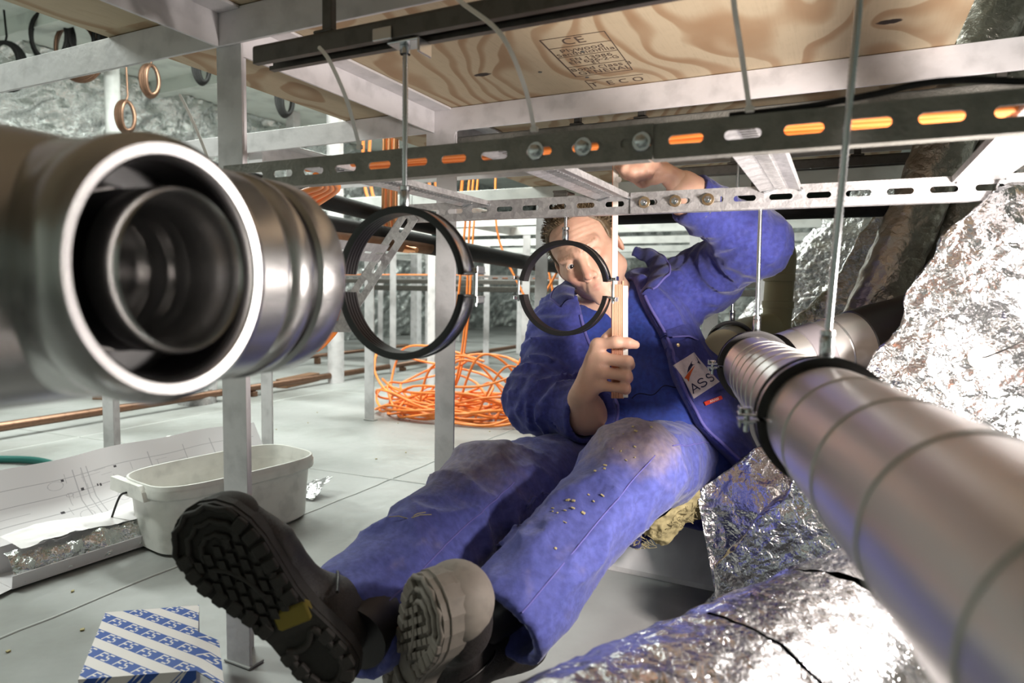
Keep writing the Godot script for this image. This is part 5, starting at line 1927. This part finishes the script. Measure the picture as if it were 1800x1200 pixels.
func build_person() -> void:
	head_grain = noise(FastNoiseLite.TYPE_SIMPLEX_SMOOTH, 1.0, 3, 41)
	var g := noise(FastNoiseLite.TYPE_SIMPLEX_SMOOTH, 1.0, 1, 42)
	# ---- the body under the clothes, with head and hands
	var body := MB.new()
	var f := Fig.new()
	f.k = 0.05
	f.add(T(-0.07, -0.01), T(0.07, -0.01), 0.085, 0.085)
	f.add(T(-0.05, -0.02), T(-0.06, 0.33), 0.085, 0.075)
	f.add(T(0.05, -0.02), T(0.06, 0.33), 0.085, 0.075)
	f.add(J.sl, J.sr, 0.045, 0.045)
	f.add(T(0.01, 0.38, 0.02), HEAD * Vector3(0, -0.06, -0.025), 0.062, 0.053)
	f.add(J.sl, J.el, 0.045, 0.038)
	f.add(J.el, J.cl, 0.040, 0.034)
	f.add(J.cl, J.wl, 0.034, 0.029)
	f.add(J.sr, J.er, 0.045, 0.038)
	f.add(J.er, J.cr, 0.042, 0.036)
	f.add(J.cr, J.wr, 0.036, 0.030)
	f.add(J.hl, J.kl, 0.075, 0.055)
	f.add(J.kl, J.kl.lerp(J.ml, 0.55), 0.050, 0.040)
	f.add(J.hr, J.kr, 0.075, 0.055)
	f.add(J.kr, J.kr.lerp(J.mr, 0.55), 0.050, 0.040)
	nets(f, 0.012, body, skin_tint)
	for h in HANDS.size():
		var hf := Fig.new()
		hf.k = 0.009
		var w: Vector3 = HANDS[h][0]
		var arm: Vector3 = J.cl if h == 0 else J.cr
		hf.add(w.lerp(arm, 0.45), w, 0.031, 0.0265)
		var fin: Array = HANDS[h][1]
		var rads := [[0.0118, 0.0112, 0.0098, 0.0088], [0.0120, 0.0116, 0.0102, 0.0090], [0.0116, 0.0110, 0.0098, 0.0086], [0.0106, 0.0098, 0.0088, 0.0078], [0.0140, 0.0132, 0.0114, 0.0092]]
		for k in 5:
			var q: Array = fin[k]
			hf.add(w.lerp(q[0], 0.15), q[0], 0.022 if k < 4 else 0.020, rads[k][0] + (0.002 if k < 4 else 0.001))
			for s in 3:
				hf.add(q[s], q[s + 1], rads[k][s], rads[k][s + 1])
		# web between thumb and first finger
		hf.add(fin[4][0].lerp(fin[4][1], 0.5), fin[0][0].lerp(w, 0.25), 0.013, 0.012)
		hf.extra = func(p: Vector3, v: float) -> float:
			return v + 0.0006 * head_grain.get_noise_3dv(p * 130.0)
		nets(hf, 0.0032, body, func(p: Vector3, n: Vector3) -> Color:
			var c := skin_tint(p, n)
			var near := 1.0
			for k in 4:
				for s in [1, 2]:
					near = minf(near, p.distance_to(fin[k][s]))
			return c.lerp(Color(0.62, 0.30, 0.225), 0.55 * (1.0 - smoothstep(0.006, 0.018, near)))
		, 0.012)
	var hm := MB.new()
	var hf2 := Fig.new()
	hf2.k = 0.03
	hf2.add(Vector3(0, -0.055, -0.030), HEAD.affine_inverse() * T(0.01, 0.39, 0.02), 0.053, 0.060)
	hf2.add(Vector3(0, 0.035, -0.01), Vector3(0, -0.04, 0.02), 0.085, 0.065)
	hf2.add(Vector3(0, -0.04, 0.075), Vector3(0, -0.09, 0.065), 0.035, 0.03)
	hf2.add(Vector3(-0.075, -0.008, -0.012), Vector3(0.075, -0.008, -0.012), 0.03, 0.03)
	# only the neck bone counts as such, the head itself is head_sdf
	var neck_only := Fig.new()
	neck_only.k = 0.03
	neck_only.add(Vector3(0, -0.055, -0.030), HEAD.affine_inverse() * T(0.01, 0.39, 0.02), 0.053, 0.058)
	hf2.extra = func(p: Vector3, _v: float) -> float:
		return head_sdf(p, neck_only.raw(p, 0))
	nets(hf2, 0.0034, hm, head_tint, 0.035)
	var base := body.v.size()
	for k in hm.v.size():
		body.v.append(HEAD * hm.v[k])
		body.n.append(HEAD.basis * hm.n[k])
		body.uv.append(Vector2.ZERO)
		body.c.append(hm.c[k])
	for k in hm.i:
		body.i.append(base + k)
	M.skin.albedo_color = Color.WHITE
	var man := put(body, "person", M.skin)
	tag(man, "man in blue work clothes sitting on the floor, holding a folding rule upright", "person")

	# ---- eyes
	for s in [-1, 1]:
		var c := Vector3(0.0315 * s, -0.001, 0.0712)
		var gaze := Vector3(0.22, -0.20, 1.0).normalized()
		var e := MB.new()
		e.lathe([Vector2(0, -0.0128), Vector2(0.0070, -0.0107), Vector2(0.0112, -0.0062), Vector2(0.0128, 0.0), Vector2(0.0112, 0.0062), Vector2(0.0070, 0.0107), Vector2(0.0055, 0.01155)], frame(c, gaze), 24)
		var eye := put(e, "eye", M.eye_white, man, HEAD)
		e = MB.new()
		e.lathe([Vector2(0.0058, 0.0113), Vector2(0.0030, 0.0126), Vector2(0.0026, 0.0127)], frame(c, gaze), 20)
		put(e, "iris", M.iris, eye)
		e = MB.new()
		e.lathe([Vector2(0.0027, 0.0126), Vector2(0.0016, 0.0130), Vector2(0.0, 0.0131)], frame(c, gaze), 16)
		put(e, "pupil", M.pupil, eye)

	# ---- hair
	var hair := MB.new()
	var hfig := Fig.new()
	hfig.add(Vector3(0, 0.036, -0.014), Vector3(0, 0.030, -0.014), 0.095, 0.095)
	hfig.extra = func(p: Vector3, _v: float) -> float:
		var d := ell(p, Vector3(0, 0.036, -0.014), Vector3(0.0815, 0.097, 0.103))
		d += 0.0035 * head_grain.get_noise_3dv(p * Vector3(150, 60, 150))
		var x := absf(p.x)
		var line := 0.0
		if p.z > 0.02:
			line = lerpf(0.052, 0.093, smoothstep(0.02, 0.055, p.z)) + 0.010 * smoothstep(0.02, 0.05, x) * smoothstep(0.03, 0.06, p.z)
		else:
			line = lerpf(-0.045, 0.052, smoothstep(-0.05, 0.02, p.z))
		if x > 0.066 and p.z > -0.005 and p.z < 0.024:
			line = -0.004
		return smax(d, line - p.y + 0.003 * head_grain.get_noise_3dv(p * 120.0), 0.006)
	nets(hfig, 0.005, hair, func(p: Vector3, _n: Vector3) -> Color:
		return Color(0.20, 0.145, 0.085).lerp(Color(0.07, 0.048, 0.028), clampf(0.5 + 0.9 * head_grain.get_noise_3dv(p * Vector3(170, 60, 170)), 0, 1)), 0.03)
	M.hair.albedo_color = Color.WHITE
	var hp := put(hair, "hair", M.hair, man, HEAD)
	var strands := MB.new()
	for k in 2600:
		var a := rng.randf() * TAU
		var y := rng.randf_range(-0.45, 1.0)
		var s := Vector3(sqrt(maxf(0, 1 - y * y)) * cos(a), y, sqrt(maxf(0, 1 - y * y)) * sin(a))
		var root := Vector3(0, 0.036, -0.014) + s * Vector3(0.079, 0.094, 0.100)
		var x := absf(root.x)
		var line := lerpf(0.055, 0.094, smoothstep(0.02, 0.055, root.z)) + 0.010 * smoothstep(0.02, 0.05, x) * smoothstep(0.03, 0.06, root.z) if root.z > 0.02 else lerpf(-0.045, 0.052, smoothstep(-0.05, 0.02, root.z))
		if root.y < line:
			continue
		var shade := rng.randf()
		strands.tint = Color(0.10, 0.070, 0.040).lerp(Color(0.34, 0.26, 0.16), shade * shade)
		var comb := (s * 0.75 + Vector3(rng.randf_range(-0.3, 0.3), rng.randf_range(-0.2, 0.25), 0.35 + rng.randf_range(-0.2, 0.3))).normalized()
		var ln := rng.randf_range(0.008, 0.017)
		strands.tube(PackedVector3Array([root, root + comb * ln * 0.5 + s * 0.003, root + comb * ln]), PackedFloat32Array([0.0009, 0.0008, 0.0003]), 3, false)
	put(strands, "hair_strands", M.hair, hp).set_meta("kind", "stuff")

	# ---- blue bib under the jacket
	var bibf := Fig.new()
	bibf.k = 0.06
	bibf.add(T(-0.075, -0.04, 0.015), T(-0.085, 0.33, 0.010), 0.108, 0.088)
	bibf.add(T(0.075, -0.04, 0.015), T(0.085, 0.33, 0.010), 0.108, 0.088)
	bibf.add(T(0.0, 0.0, 0.045), T(0, 0.16, 0.035), 0.108, 0.104)
	bibf.add(T(-0.05, 0.36, 0.0), T(0.07, 0.38, 0.0), 0.070, 0.070)
	bibf.extra = func(p: Vector3, v: float) -> float:
		var q: Vector3 = p - J.pel
		return v + 0.006 * crest(g, Vector3(q.dot(TS) * 9.0 + q.dot(TU) * 3.0, q.dot(TU) * 4.0, q.dot(TF) * 6.0))
	var bib := MB.new()
	var cloth_blue := func(p: Vector3, _n: Vector3) -> Color:
		return Color(0.016, 0.040, 0.25).lerp(Color(0.024, 0.052, 0.29), 0.5 + 0.5 * head_grain.get_noise_3dv(p * 14.0))
	M.bib.albedo_color = Color.WHITE
	nets(bibf, 0.009, bib, cloth_blue)
	var bibn := put(bib, "bib", M.bib, man)
	var alln := bibf.all()
	var sm := MB.new()
	var path := PackedVector3Array()
	for k in 24:
		var w := lerpf(-0.03, 0.088, k / 23.0)
		path.append(march(bibf, T(w, 0.150 + 0.006 * sin(k * 0.5), 0.30), -TF, alln))
	sm.tube(path, 0.0011, 5)
	put(sm, "bib_seam", M.cloth_dark, bibn)

	# ---- jacket
	var jf := Fig.new()
	jf.k = 0.05
	jf.add(T(-0.085, -0.04, 0.015), T(-0.100, 0.33, 0.015), 0.128, 0.102)
	jf.add(T(0.090, -0.06, 0.015), T(0.100, 0.33, 0.015), 0.128, 0.106)
	jf.add(T(0.125, -0.07, 0.02), T(0.12, 0.12, 0.02), 0.115, 0.105)
	jf.add(T(0.0, 0.0, 0.035), T(0, 0.16, 0.040), 0.118, 0.120)
	jf.add(J.sl - TS * 0.012, J.sr + TS * 0.0, 0.072, 0.074)
	jf.add(J.sl, J.el, 0.073, 0.066)
	jf.add(J.el, J.cl, 0.066, 0.061)
	jf.add(J.sr, J.er, 0.080, 0.066)
	jf.add(J.er, J.cr, 0.068, 0.054)
	var dl: Vector3 = (J.cl - J.el).normalized()
	var dr: Vector3 = (J.cr - J.er).normalized()
	jf.extra = func(p: Vector3, v: float) -> float:
		var q: Vector3 = p - J.pel
		var w: float = q.dot(TS)
		var u: float = q.dot(TU)
		var fr: float = q.dot(TF)
		# folds ring the sleeves and drop down the trunk
		var s1 := cap(p, J.sl, J.el, 0.0, 0.0)
		var s2 := cap(p, J.el, J.cl, 0.0, 0.0)
		var s3 := cap(p, J.sr, J.er, 0.0, 0.0)
		var s4 := cap(p, J.er, J.cr, 0.0, 0.0)
		var best := minf(minf(s1, s2), minf(s3, s4))
		var e := 0.0125 * crest(g, Vector3(w * 8.0 + u * 2.5, u * 3.0 + 4.0, fr * 6.0)) + 0.002 * fold(p, g, Vector3(16, 9, 16))
		var cutl: float = (p - J.cl).dot(dl) - 0.012
		var cutr: float = (p - J.cr).dot(dr) - 0.008
		if best < 0.12:
			var ef := 0.0
			if minf(s1, s2) < minf(s3, s4):
				ef = lerpf(sleeve_fold(g, p, J.sl, J.el), sleeve_fold(g, p, J.el, J.cl), smoothstep(-0.04, 0.04, s1 - s2))
				ef *= 0.25 + 0.75 * smoothstep(0.015, 0.10, -cutl)
			else:
				ef = lerpf(sleeve_fold(g, p, J.sr, J.er), sleeve_fold(g, p, J.er, J.cr), smoothstep(-0.04, 0.04, s3 - s4))
				ef *= (0.25 + 0.75 * smoothstep(0.015, 0.10, -cutr)) * 0.75
			e = lerpf(ef, e, smoothstep(0.08, 0.115, best))
		v += e - 0.004
		# sleeves end open, with cloth of even thickness
		if s2 < 0.13 and cutl > -0.07:
			v = smax(v, -(v + 0.013), 0.002) if cutl > -0.055 else v
			v = smax(v, cutl, 0.004)
		if s4 < 0.12 and cutr > -0.07:
			v = smax(v, -(v + 0.013), 0.002) if cutr > -0.05 else v
			v = smax(v, cutr, 0.004)
		# open down the front; the edges stand off
		if fr > 0.0 and u > -0.22 and u < 0.44:
			var gap := maxf(front_edge(0, u) - w, w - front_edge(1, u))
			if gap > 0.0:
				v -= 0.010 * exp(-gap * gap * 900.0)
			v = smax(v, -maxf(gap, 0.02 - fr), 0.006)
		# neck hole
		v = smax(v, -cap(p, T(0.008, 0.36, 0.03), T(0.0, 0.52, 0.05), 0.062, 0.085), 0.012)
		return v
	var jk := MB.new()
	M.jacket.albedo_color = Color.WHITE
	nets(jf, 0.0078, jk, func(p: Vector3, _n: Vector3) -> Color:
		var c := Color(0.038, 0.047, 0.250).lerp(Color(0.052, 0.060, 0.290), 0.5 + 0.5 * head_grain.get_noise_3dv(p * 16.0))
		var wear := clampf(head_grain.get_noise_3dv(p * 55.0) * 1.6 - 0.35, 0.0, 1.0)
		return c.lerp(Color(0.13, 0.125, 0.32), 0.35 * wear), 0.04)
	var jn := put(jk, "jacket", M.jacket, man)
	var jall := jf.all()
	# edge binding of the opening and the cuffs
	for e in 2:
		path = PackedVector3Array()
		for k in 44:
			var u := lerpf(-0.06, 0.375, k / 43.0)
			var edge := front_edge(e, u) + (0.007 if e == 1 else -0.007)
			path.append(march(jf, T(edge, u, 0.30), -TF, jall) + TF * 0.0005)
		sm = MB.new()
		sm.tube(path, 0.0038, 7)
		put(sm, "edge_binding", M.piping, jn)
	# collar leaves
	for side in [[[P(-0.505, 0.790, 1.73), P(-0.462, 0.772, 1.70), P(-0.437, 0.742, 1.655), P(-0.432, 0.715, 1.60), P(-0.428, 0.690, 1.555)], [P(-0.490, 0.800, 1.755), P(-0.432, 0.787, 1.715), P(-0.388, 0.757, 1.655), P(-0.372, 0.727, 1.60), P(-0.398, 0.690, 1.552)]], [[P(-0.560, 0.735, 1.63), P(-0.580, 0.715, 1.56), P(-0.575, 0.695, 1.50), P(-0.560, 0.675, 1.455)], [P(-0.590, 0.735, 1.635), P(-0.622, 0.705, 1.555), P(-0.628, 0.668, 1.485), P(-0.585, 0.648, 1.445)]]]:
		var inn := curve(side[0], 8)
		var outr := curve(side[1], 8)
		var n := inn.size()
		sm = MB.new()
		for layer in 2:
			var p := PackedVector3Array()
			for y in 9:
				for x in n:
					var v := y / 8.0
					var q := inn[x].lerp(outr[x], v)
					q += (TU * 0.6 + TF * 0.5) * (0.020 * sin(v * PI * 0.75) - 0.004 * layer + 0.003 * sin(x * 0.9 + v * 3.0))
					p.append(q)
			sm.grid(p, n, 9, TF * (1 - 2 * layer) + TU * (1 - 2 * layer))
			if layer == 0:
				var hem := PackedVector3Array()
				for x in n:
					hem.append(p[8 * n + x] - TF * 0.002)
				var hm2 := MB.new()
				hm2.tube(hem, 0.0030, 7)
				put(hm2, "collar_edge", M.piping, jn)
		for k in sm.c.size():
			sm.c[k] = Color(0.040, 0.048, 0.23)
		put(sm, "collar", M.jacket, jn)
	# chest pocket with badge, flap, button and label, laid on the jacket's own surface
	var lay := func(q: Vector3, out: float) -> Vector3:
		return march(jf, q + TF * 0.12, -TF, jall) + TF * out
	var patch := func(c: Array, out: float, nn: int, called: String, m: Material, parent: Node3D) -> MeshInstance3D:
		var p := PackedVector3Array()
		for y in nn:
			for x in nn:
				var u := x / (nn - 1.0)
				var v := y / (nn - 1.0)
				p.append(lay.call((c[0] as Vector3).lerp(c[1], u).lerp((c[3] as Vector3).lerp(c[2], u), v), out))
		var pb := MB.new()
		pb.grid(p, nn, nn, TF)
		# a thin edge all round
		var rim := PackedVector3Array()
		for x in nn: rim.append(p[x])
		for y in nn: rim.append(p[y * nn + nn - 1])
		for x in nn: rim.append(p[nn * nn - 1 - x])
		for y in nn: rim.append(p[(nn - 1 - y) * nn])
		for k in rim.size() - 1:
			if rim[k].distance_to(rim[k + 1]) > 1e-5:
				var ed := (rim[k + 1] - rim[k]).normalized()
				pb.flat([rim[k], rim[k + 1], rim[k + 1] - TF * (out + 0.002), rim[k] - TF * (out + 0.002)], ed.cross(TF))
		return put(pb, called, m, parent)
	M.jacket_plain = M.jacket.duplicate()
	M.jacket_plain.vertex_color_use_as_albedo = false
	M.jacket_plain.albedo_color = Color(0.048, 0.055, 0.25).linear_to_srgb()
	patch.call([P(-0.366, 0.560, 1.540), P(-0.290, 0.602, 1.585), P(-0.228, 0.475, 1.605), P(-0.312, 0.430, 1.558)], 0.004, 14, "pocket", M.jacket_plain, jn)
	# the loose flap stands off the pocket
	for layer in 2:
		var p := PackedVector3Array()
		for y in 10:
			for x in 12:
				var u := x / 11.0
				var v := y / 9.0
				var q := P(-0.392, 0.592, 1.530).lerp(P(-0.300, 0.632, 1.585), u).lerp(P(-0.352, 0.585, 1.550).lerp(P(-0.292, 0.588, 1.587), u), v)
				p.append(lay.call(q, 0.003 + 0.022 * v * (0.6 + 0.4 * sin(u * 4.0)) - 0.003 * layer))
		sm = MB.new()
		sm.grid(p, 12, 10, TF * (1 - 2 * layer))
		put(sm, "pocket_flap", M.jacket_plain, jn)
	var fe := PackedVector3Array()
	for x in 12:
		var u := x / 11.0
		fe.append(lay.call(P(-0.352, 0.585, 1.550).lerp(P(-0.292, 0.588, 1.587), u), 0.0025 + 0.022 * (0.6 + 0.4 * sin(u * 4.0))))
	sm = MB.new()
	sm.tube(fe, 0.0024, 6)
	put(sm, "flap_edge", M.piping, jn)
	var bc := [P(-0.3516, 0.5156, 1.5446), P(-0.3031, 0.5529, 1.5717), P(-0.2489, 0.4842, 1.5925), P(-0.3108, 0.4375, 1.5579)]
	var badge: MeshInstance3D = patch.call(bc, 0.0058, 14, "badge", M.badge, jn)
	var buv := func(u: float, v: float) -> Vector3:
		return lay.call((bc[0] as Vector3).lerp(bc[1], u).lerp((bc[3] as Vector3).lerp(bc[2], u), v), 0.0066)
	var stroke := func(pts: Array, wd: float, called: String, m: Material) -> void:
		var sb := MB.new()
		var q := PackedVector3Array()
		for e in pts:
			q.append(buv.call(e.x, e.y))
		for k in q.size() - 1:
			var d := (q[k + 1] - q[k]).normalized()
			var s := d.cross(TF).normalized() * wd
			sb.box((q[k] + q[k + 1]) * 0.5, Vector3(q[k].distance_to(q[k + 1]) + wd, 0.0006, wd * 2), Basis(d, TF, d.cross(TF).normalized()).orthonormalized(), 0.0)
		put(sb, called, m, badge)
	stroke.call([Vector2(0.07, 0.88), Vector2(0.20, 0.66), Vector2(0.33, 0.88)], 0.0013, "letter", M.navy)
	stroke.call([Vector2(0.12, 0.81), Vector2(0.28, 0.81)], 0.0011, "letter", M.navy)
	for x0 in [0.38, 0.68]:
		var pts := []
		for k in 15:
			var s := k / 14.0
			var a := 0.0
			var c := Vector2.ZERO
			if s < 0.5:
				a = lerpf(-0.35, -PI * 1.5, s * 2.0)
				c = Vector2(0.11, 0.715) + Vector2(0.095 * cos(a), 0.055 * sin(a))
			else:
				a = lerpf(-PI * 0.5, PI * 0.85, s * 2.0 - 1.0)
				c = Vector2(0.115, 0.825) + Vector2(0.105 * cos(a), 0.056 * sin(a))
			pts.append(Vector2(x0 + c.x, c.y))
		stroke.call(pts, 0.0013, "letter", M.navy)
	for sw in [[[Vector2(0.24, 0.36), Vector2(0.42, 0.25), Vector2(0.66, 0.17), Vector2(0.95, 0.14), Vector2(0.90, 0.24), Vector2(0.88, 0.36), Vector2(0.82, 0.29), Vector2(0.60, 0.27), Vector2(0.40, 0.33)], M.navy], [[Vector2(0.03, 0.43), Vector2(0.28, 0.37), Vector2(0.66, 0.30), Vector2(0.42, 0.40), Vector2(0.25, 0.48), Vector2(0.12, 0.57), Vector2(0.10, 0.48)], M.badge_orange]]:
		var sb := MB.new()
		var poly := PackedVector2Array(sw[0])
		for tr in range(0, Geometry2D.triangulate_polygon(poly).size(), 3):
			var idx := Geometry2D.triangulate_polygon(poly)
			var vs := []
			for e in 3:
				var q := poly[idx[tr + e]]
				vs.append(buv.call(q.x, q.y) as Vector3 + TF * 0.0006)
			sb.flat(vs, TF)
		put(sb, "emblem", sw[1], badge)
	sm = MB.new()
	sm.lathe([Vector2(0.0045, 0.0), Vector2(0.0048, 0.0015), Vector2(0.003, 0.0026), Vector2(0.0, 0.002)], frame(lay.call(P(-0.336, 0.570, 1.552), 0.004), TF), 16)
	put(sm, "button", M.zinc_warm, jn)
	var lb: MeshInstance3D = patch.call([P(-0.290, 0.4305, 1.572), P(-0.253, 0.4475, 1.590), P(-0.249, 0.4400, 1.590), P(-0.286, 0.4225, 1.572)], 0.006, 6, "red_label", M.red_label, jn)
	var ld := (P(-0.253, 0.4475, 1.590) - P(-0.290, 0.4305, 1.572)).normalized()
	text("KANAM", 0.0055, M.white_thread, lb, Transform3D(Basis(ld, TF.cross(ld).normalized(), TF).orthonormalized(), lay.call(P(-0.2695, 0.4352, 1.581), 0.0095)), "label_lettering", 0.0004)
	# second badge, mostly hidden by the hand
	var bd2: MeshInstance3D = patch.call([P(-0.500, 0.560, 1.448), P(-0.463, 0.604, 1.460), P(-0.445, 0.585, 1.466), P(-0.490, 0.535, 1.450)], 0.007, 6, "badge", M.badge, jn)
	text("A", 0.016, M.navy, bd2, Transform3D(Basis(TS, TU, TF).rotated(TF, 0.45).orthonormalized(), lay.call(P(-0.475, 0.572, 1.456), 0.009)), "letter", 0.0004)

	# ---- trousers
	var tf := Fig.new()
	tf.k = 0.05
	tf.add(T(-0.075, -0.015), T(0.06, -0.015), 0.112, 0.108)
	tf.add(J.hl, J.kl, 0.098, 0.079)
	tf.add(J.kl, J.ml, 0.079, 0.076)
	tf.add(J.kl + Vector3(0.03, -0.035, 0.0), J.ml + Vector3(0.01, -0.02, 0), 0.080, 0.070)
	tf.add(J.hl + Vector3(0.03, -0.03, 0), J.kl + Vector3(0.03, -0.03, 0.0), 0.085, 0.080)
	tf.add(J.hr, J.kr, 0.098, 0.080)
	tf.add(J.kr, J.mr, 0.080, 0.076)
	var d1: Vector3 = (J.ml - J.kl).normalized()
	var d2: Vector3 = (J.mr - J.kr).normalized()
	tf.extra = func(p: Vector3, v: float) -> float:
		var kn := minf(p.distance_to(J.kl), p.distance_to(J.kr))
		var low := minf(p.distance_to(J.ml), p.distance_to(J.mr))
		var b1 := cap(p, J.kl, J.ml, 0.0, 0.0)
		var b2 := cap(p, J.kr, J.mr, 0.0, 0.0)
		var b3 := cap(p, J.hl, J.kl, 0.0, 0.0)
		var b4 := cap(p, J.hr, J.kr, 0.0, 0.0)
		var e := 0.0
		if minf(b1, b3) < minf(b2, b4):
			e = lerpf(crest(g, ring(p, J.kl, J.ml, 8.0, 6.0)), crest(g, ring(p, J.hl, J.kl, 10.0, 6.0)), smoothstep(-0.05, 0.05, b1 - b3))
		else:
			e = lerpf(crest(g, ring(p, J.kr, J.mr, 5.0, 9.0)), crest(g, ring(p, J.hr, J.kr, 10.0, 6.0)), smoothstep(-0.05, 0.05, b2 - b4))
		var amp := 0.008 + 0.006 * (1.0 - smoothstep(0.06, 0.20, kn)) + 0.008 * (1.0 - smoothstep(0.05, 0.18, absf(low - 0.11)))
		amp *= 0.3 + 0.7 * smoothstep(0.08, 0.16, low)
		v += amp * e + 0.002 * fold(p, g, Vector3(20, 20, 20)) - 0.003
		for q in [[J.ml, d1], [J.mr, d2]]:
			if p.distance_to(q[0]) < 0.19 and (b1 < b2) == (q[0] == J.ml):
				var cut: float = (p - q[0]).dot(q[1]) - 0.022
				if cut > -0.05:
					v = smax(v, -(v + 0.016), 0.002)
				v = smax(v, cut, 0.004)
		return v
	var tr := MB.new()
	M.trousers.albedo_color = Color.WHITE
	nets(tf, 0.0080, tr, func(p: Vector3, _n: Vector3) -> Color:
		var c := Color(0.052, 0.064, 0.265).lerp(Color(0.072, 0.084, 0.310), 0.5 + 0.5 * head_grain.get_noise_3dv(p * 9.0))
		var grit := 0.5 + 0.5 * head_grain.get_noise_3dv(p * 70.0)
		var k1 := 1.0 - smoothstep(0.05, 0.125, p.distance_to(J.kr + Vector3(0.0, 0.07, 0.02)) + 0.03 * head_grain.get_noise_3dv(p * 25.0))
		var k0 := 1.0 - smoothstep(0.06, 0.15, p.distance_to(J.kl + Vector3(-0.02, 0.075, 0.03)) + 0.03 * head_grain.get_noise_3dv(p * 25.0))
		c = c.lerp(Color(0.27, 0.20, 0.155), k1 * (0.45 + 0.4 * grit))
		c = c.lerp(Color(0.17, 0.125, 0.09), k0 * (0.4 + 0.4 * grit))
		var smear := clampf(head_grain.get_noise_3dv(p * Vector3(26, 16, 13) + Vector3(4, 4, 4)) * 2.2 - 0.75, 0.0, 1.0)
		return c.lerp(Color(0.33, 0.26, 0.21), 0.45 * smear * grit), 0.04)
	var tn := put(tr, "trousers", M.trousers, man)
	var tall := tf.all()
	# side seam and crumbs of wool on the cloth
	for q in [[J.kr, J.mr, Vector3(0.55, 0.45, 0.6)], [J.hr, J.kr, Vector3(0.75, 0.55, 0.1)], [J.kl, J.ml, Vector3(0.7, 0.3, 0.4)]]:
		path = PackedVector3Array()
		var out: Vector3 = (q[2] as Vector3).normalized()
		for k in 26:
			var c: Vector3 = (q[0] as Vector3).lerp(q[1], k / 25.0)
			path.append(march(tf, c + out * 0.2, -out, tall) + out * 0.0004)
		sm = MB.new()
		sm.tube(path, 0.0013, 5)
		put(sm, "seam", M.piping, tn)
	sm = MB.new()
	for k in 26:
		var c: Vector3 = (J.kr as Vector3).lerp(J.mr, rng.randf_range(-0.05, 0.85))
		var out := Vector3(rng.randf_range(-0.2, 0.5), 0.8, rng.randf_range(0.1, 0.7)).normalized()
		var at := march(tf, c + out * 0.2, -out, tall)
		sm.box(at + out * 0.001, Vector3(rng.randf_range(0.002, 0.007), 0.002, rng.randf_range(0.002, 0.005)), Basis(Vector3(out.y, -out.x, 0).normalized(), out, Vector3(out.y, -out.x, 0).normalized().cross(out)).orthonormalized(), 0.0008)
	put(sm, "wool_crumbs", M.wool, tn).set_meta("kind", "stuff")
	sm = MB.new()
	var at := march(tf, (J.kl as Vector3).lerp(J.ml, 0.62) + Vector3(0.02, 0.2, 0.06), Vector3(0, -1, -0.25).normalized(), tall)
	for q in [Vector3(0.03, 0.006, -0.02), Vector3(0.012, 0.004, -0.03), Vector3(-0.03, 0.002, 0.012)]:
		sm.tube(PackedVector3Array([at, at + q * 0.5 + Vector3(0, 0.003, 0), at + q]), 0.0008, 5)
	put(sm, "straw", M.wool, tn)

	# ---- boots
	boot(man, P(-0.540, 0.186, 0.631), P(-0.702, 0.383, 0.556) - P(-0.55, 0.199, 0.626), J.al - P(-0.55, 0.199, 0.626), false)
	boot(man, P(-0.578, 0.075, 0.782), P(-0.4265, 0.3091, 0.6965) - P(-0.5403, 0.115, 0.7805), P(-0.441, 0.1766, 0.8794) - P(-0.5403, 0.115, 0.7805), true)

	for q in [[J.kl.lerp(J.ml, 0.6), P(-0.585, 0.205, 0.700)], [J.kr.lerp(J.mr, 0.6), P(-0.535, 0.145, 0.815)]]:
		var sk := MB.new()
		sk.tube(PackedVector3Array([q[0], (q[0] as Vector3).lerp(q[1], 0.5), q[1]]), PackedFloat32Array([0.056, 0.055, 0.050]), 20)
		put(sk, "sock", M.rubber, man)

	# ---- folding rule in his hands
	var t := thing("folding_rule", "white wooden folding rule held upright, its lower sections folded together", "folding rule")
	var r0 := P(-0.4039, 0.4715, 1.3199)
	var r1 := P(-0.4199, 0.7102, 1.3491)
	var r2 := P(-0.4404, 0.9582, 1.3600)
	var yy := (r1 - r0).normalized()
	var xx := (Vector3(0.9, 0, -0.43) - yy * yy.dot(Vector3(0.9, 0, -0.43))).normalized()
	var bs := Basis(xx, yy, xx.cross(yy))
	for k in 6:
		var b := MB.new()
		var top := r0.distance_to(r1) - (0.004 if k != 5 else -0.004)
		b.box(r0 + bs * Vector3(-0.0125 + 0.0042 * k, top * 0.5, 0.0), Vector3(0.0036, top, 0.015), bs, 0.0006)
		put(b, "section", M.rule_edge, t)
	var b3 := MB.new()
	b3.box(r0 + bs * Vector3(0.0135, 0.118, 0.002), Vector3(0.0105, 0.232, 0.012), bs, 0.0008)
	put(b3, "section", M.rule_white, t)
	var yy2 := (r2 - r1).normalized()
	var bs2 := Basis(xx, yy2, xx.cross(yy2)).orthonormalized()
	b3 = MB.new()
	b3.box((r1 + r2) * 0.5 + bs2 * Vector3(-0.002, -0.005, 0.0), Vector3(0.0115, r1.distance_to(r2) + 0.01, 0.0036), bs2, 0.0007)
	put(b3, "section", M.rule_white, t)
	b3 = MB.new()
	b3.box((r1 + r2) * 0.5 + bs2 * Vector3(-0.0082, -0.005, 0.0), Vector3(0.0014, r1.distance_to(r2) + 0.01, 0.0034), bs2, 0.0003)
	put(b3, "painted_edge", M.rule_edge, t)
	b3 = MB.new()
	b3.lathe([Vector2(0.0062, -0.001), Vector2(0.0062, 0.001), Vector2(0.0, 0.0014)], frame(r1 + bs2 * Vector3(-0.002, 0.215, 0.0022), bs2.z), 16)
	put(b3, "joint", M.rule_white, t)
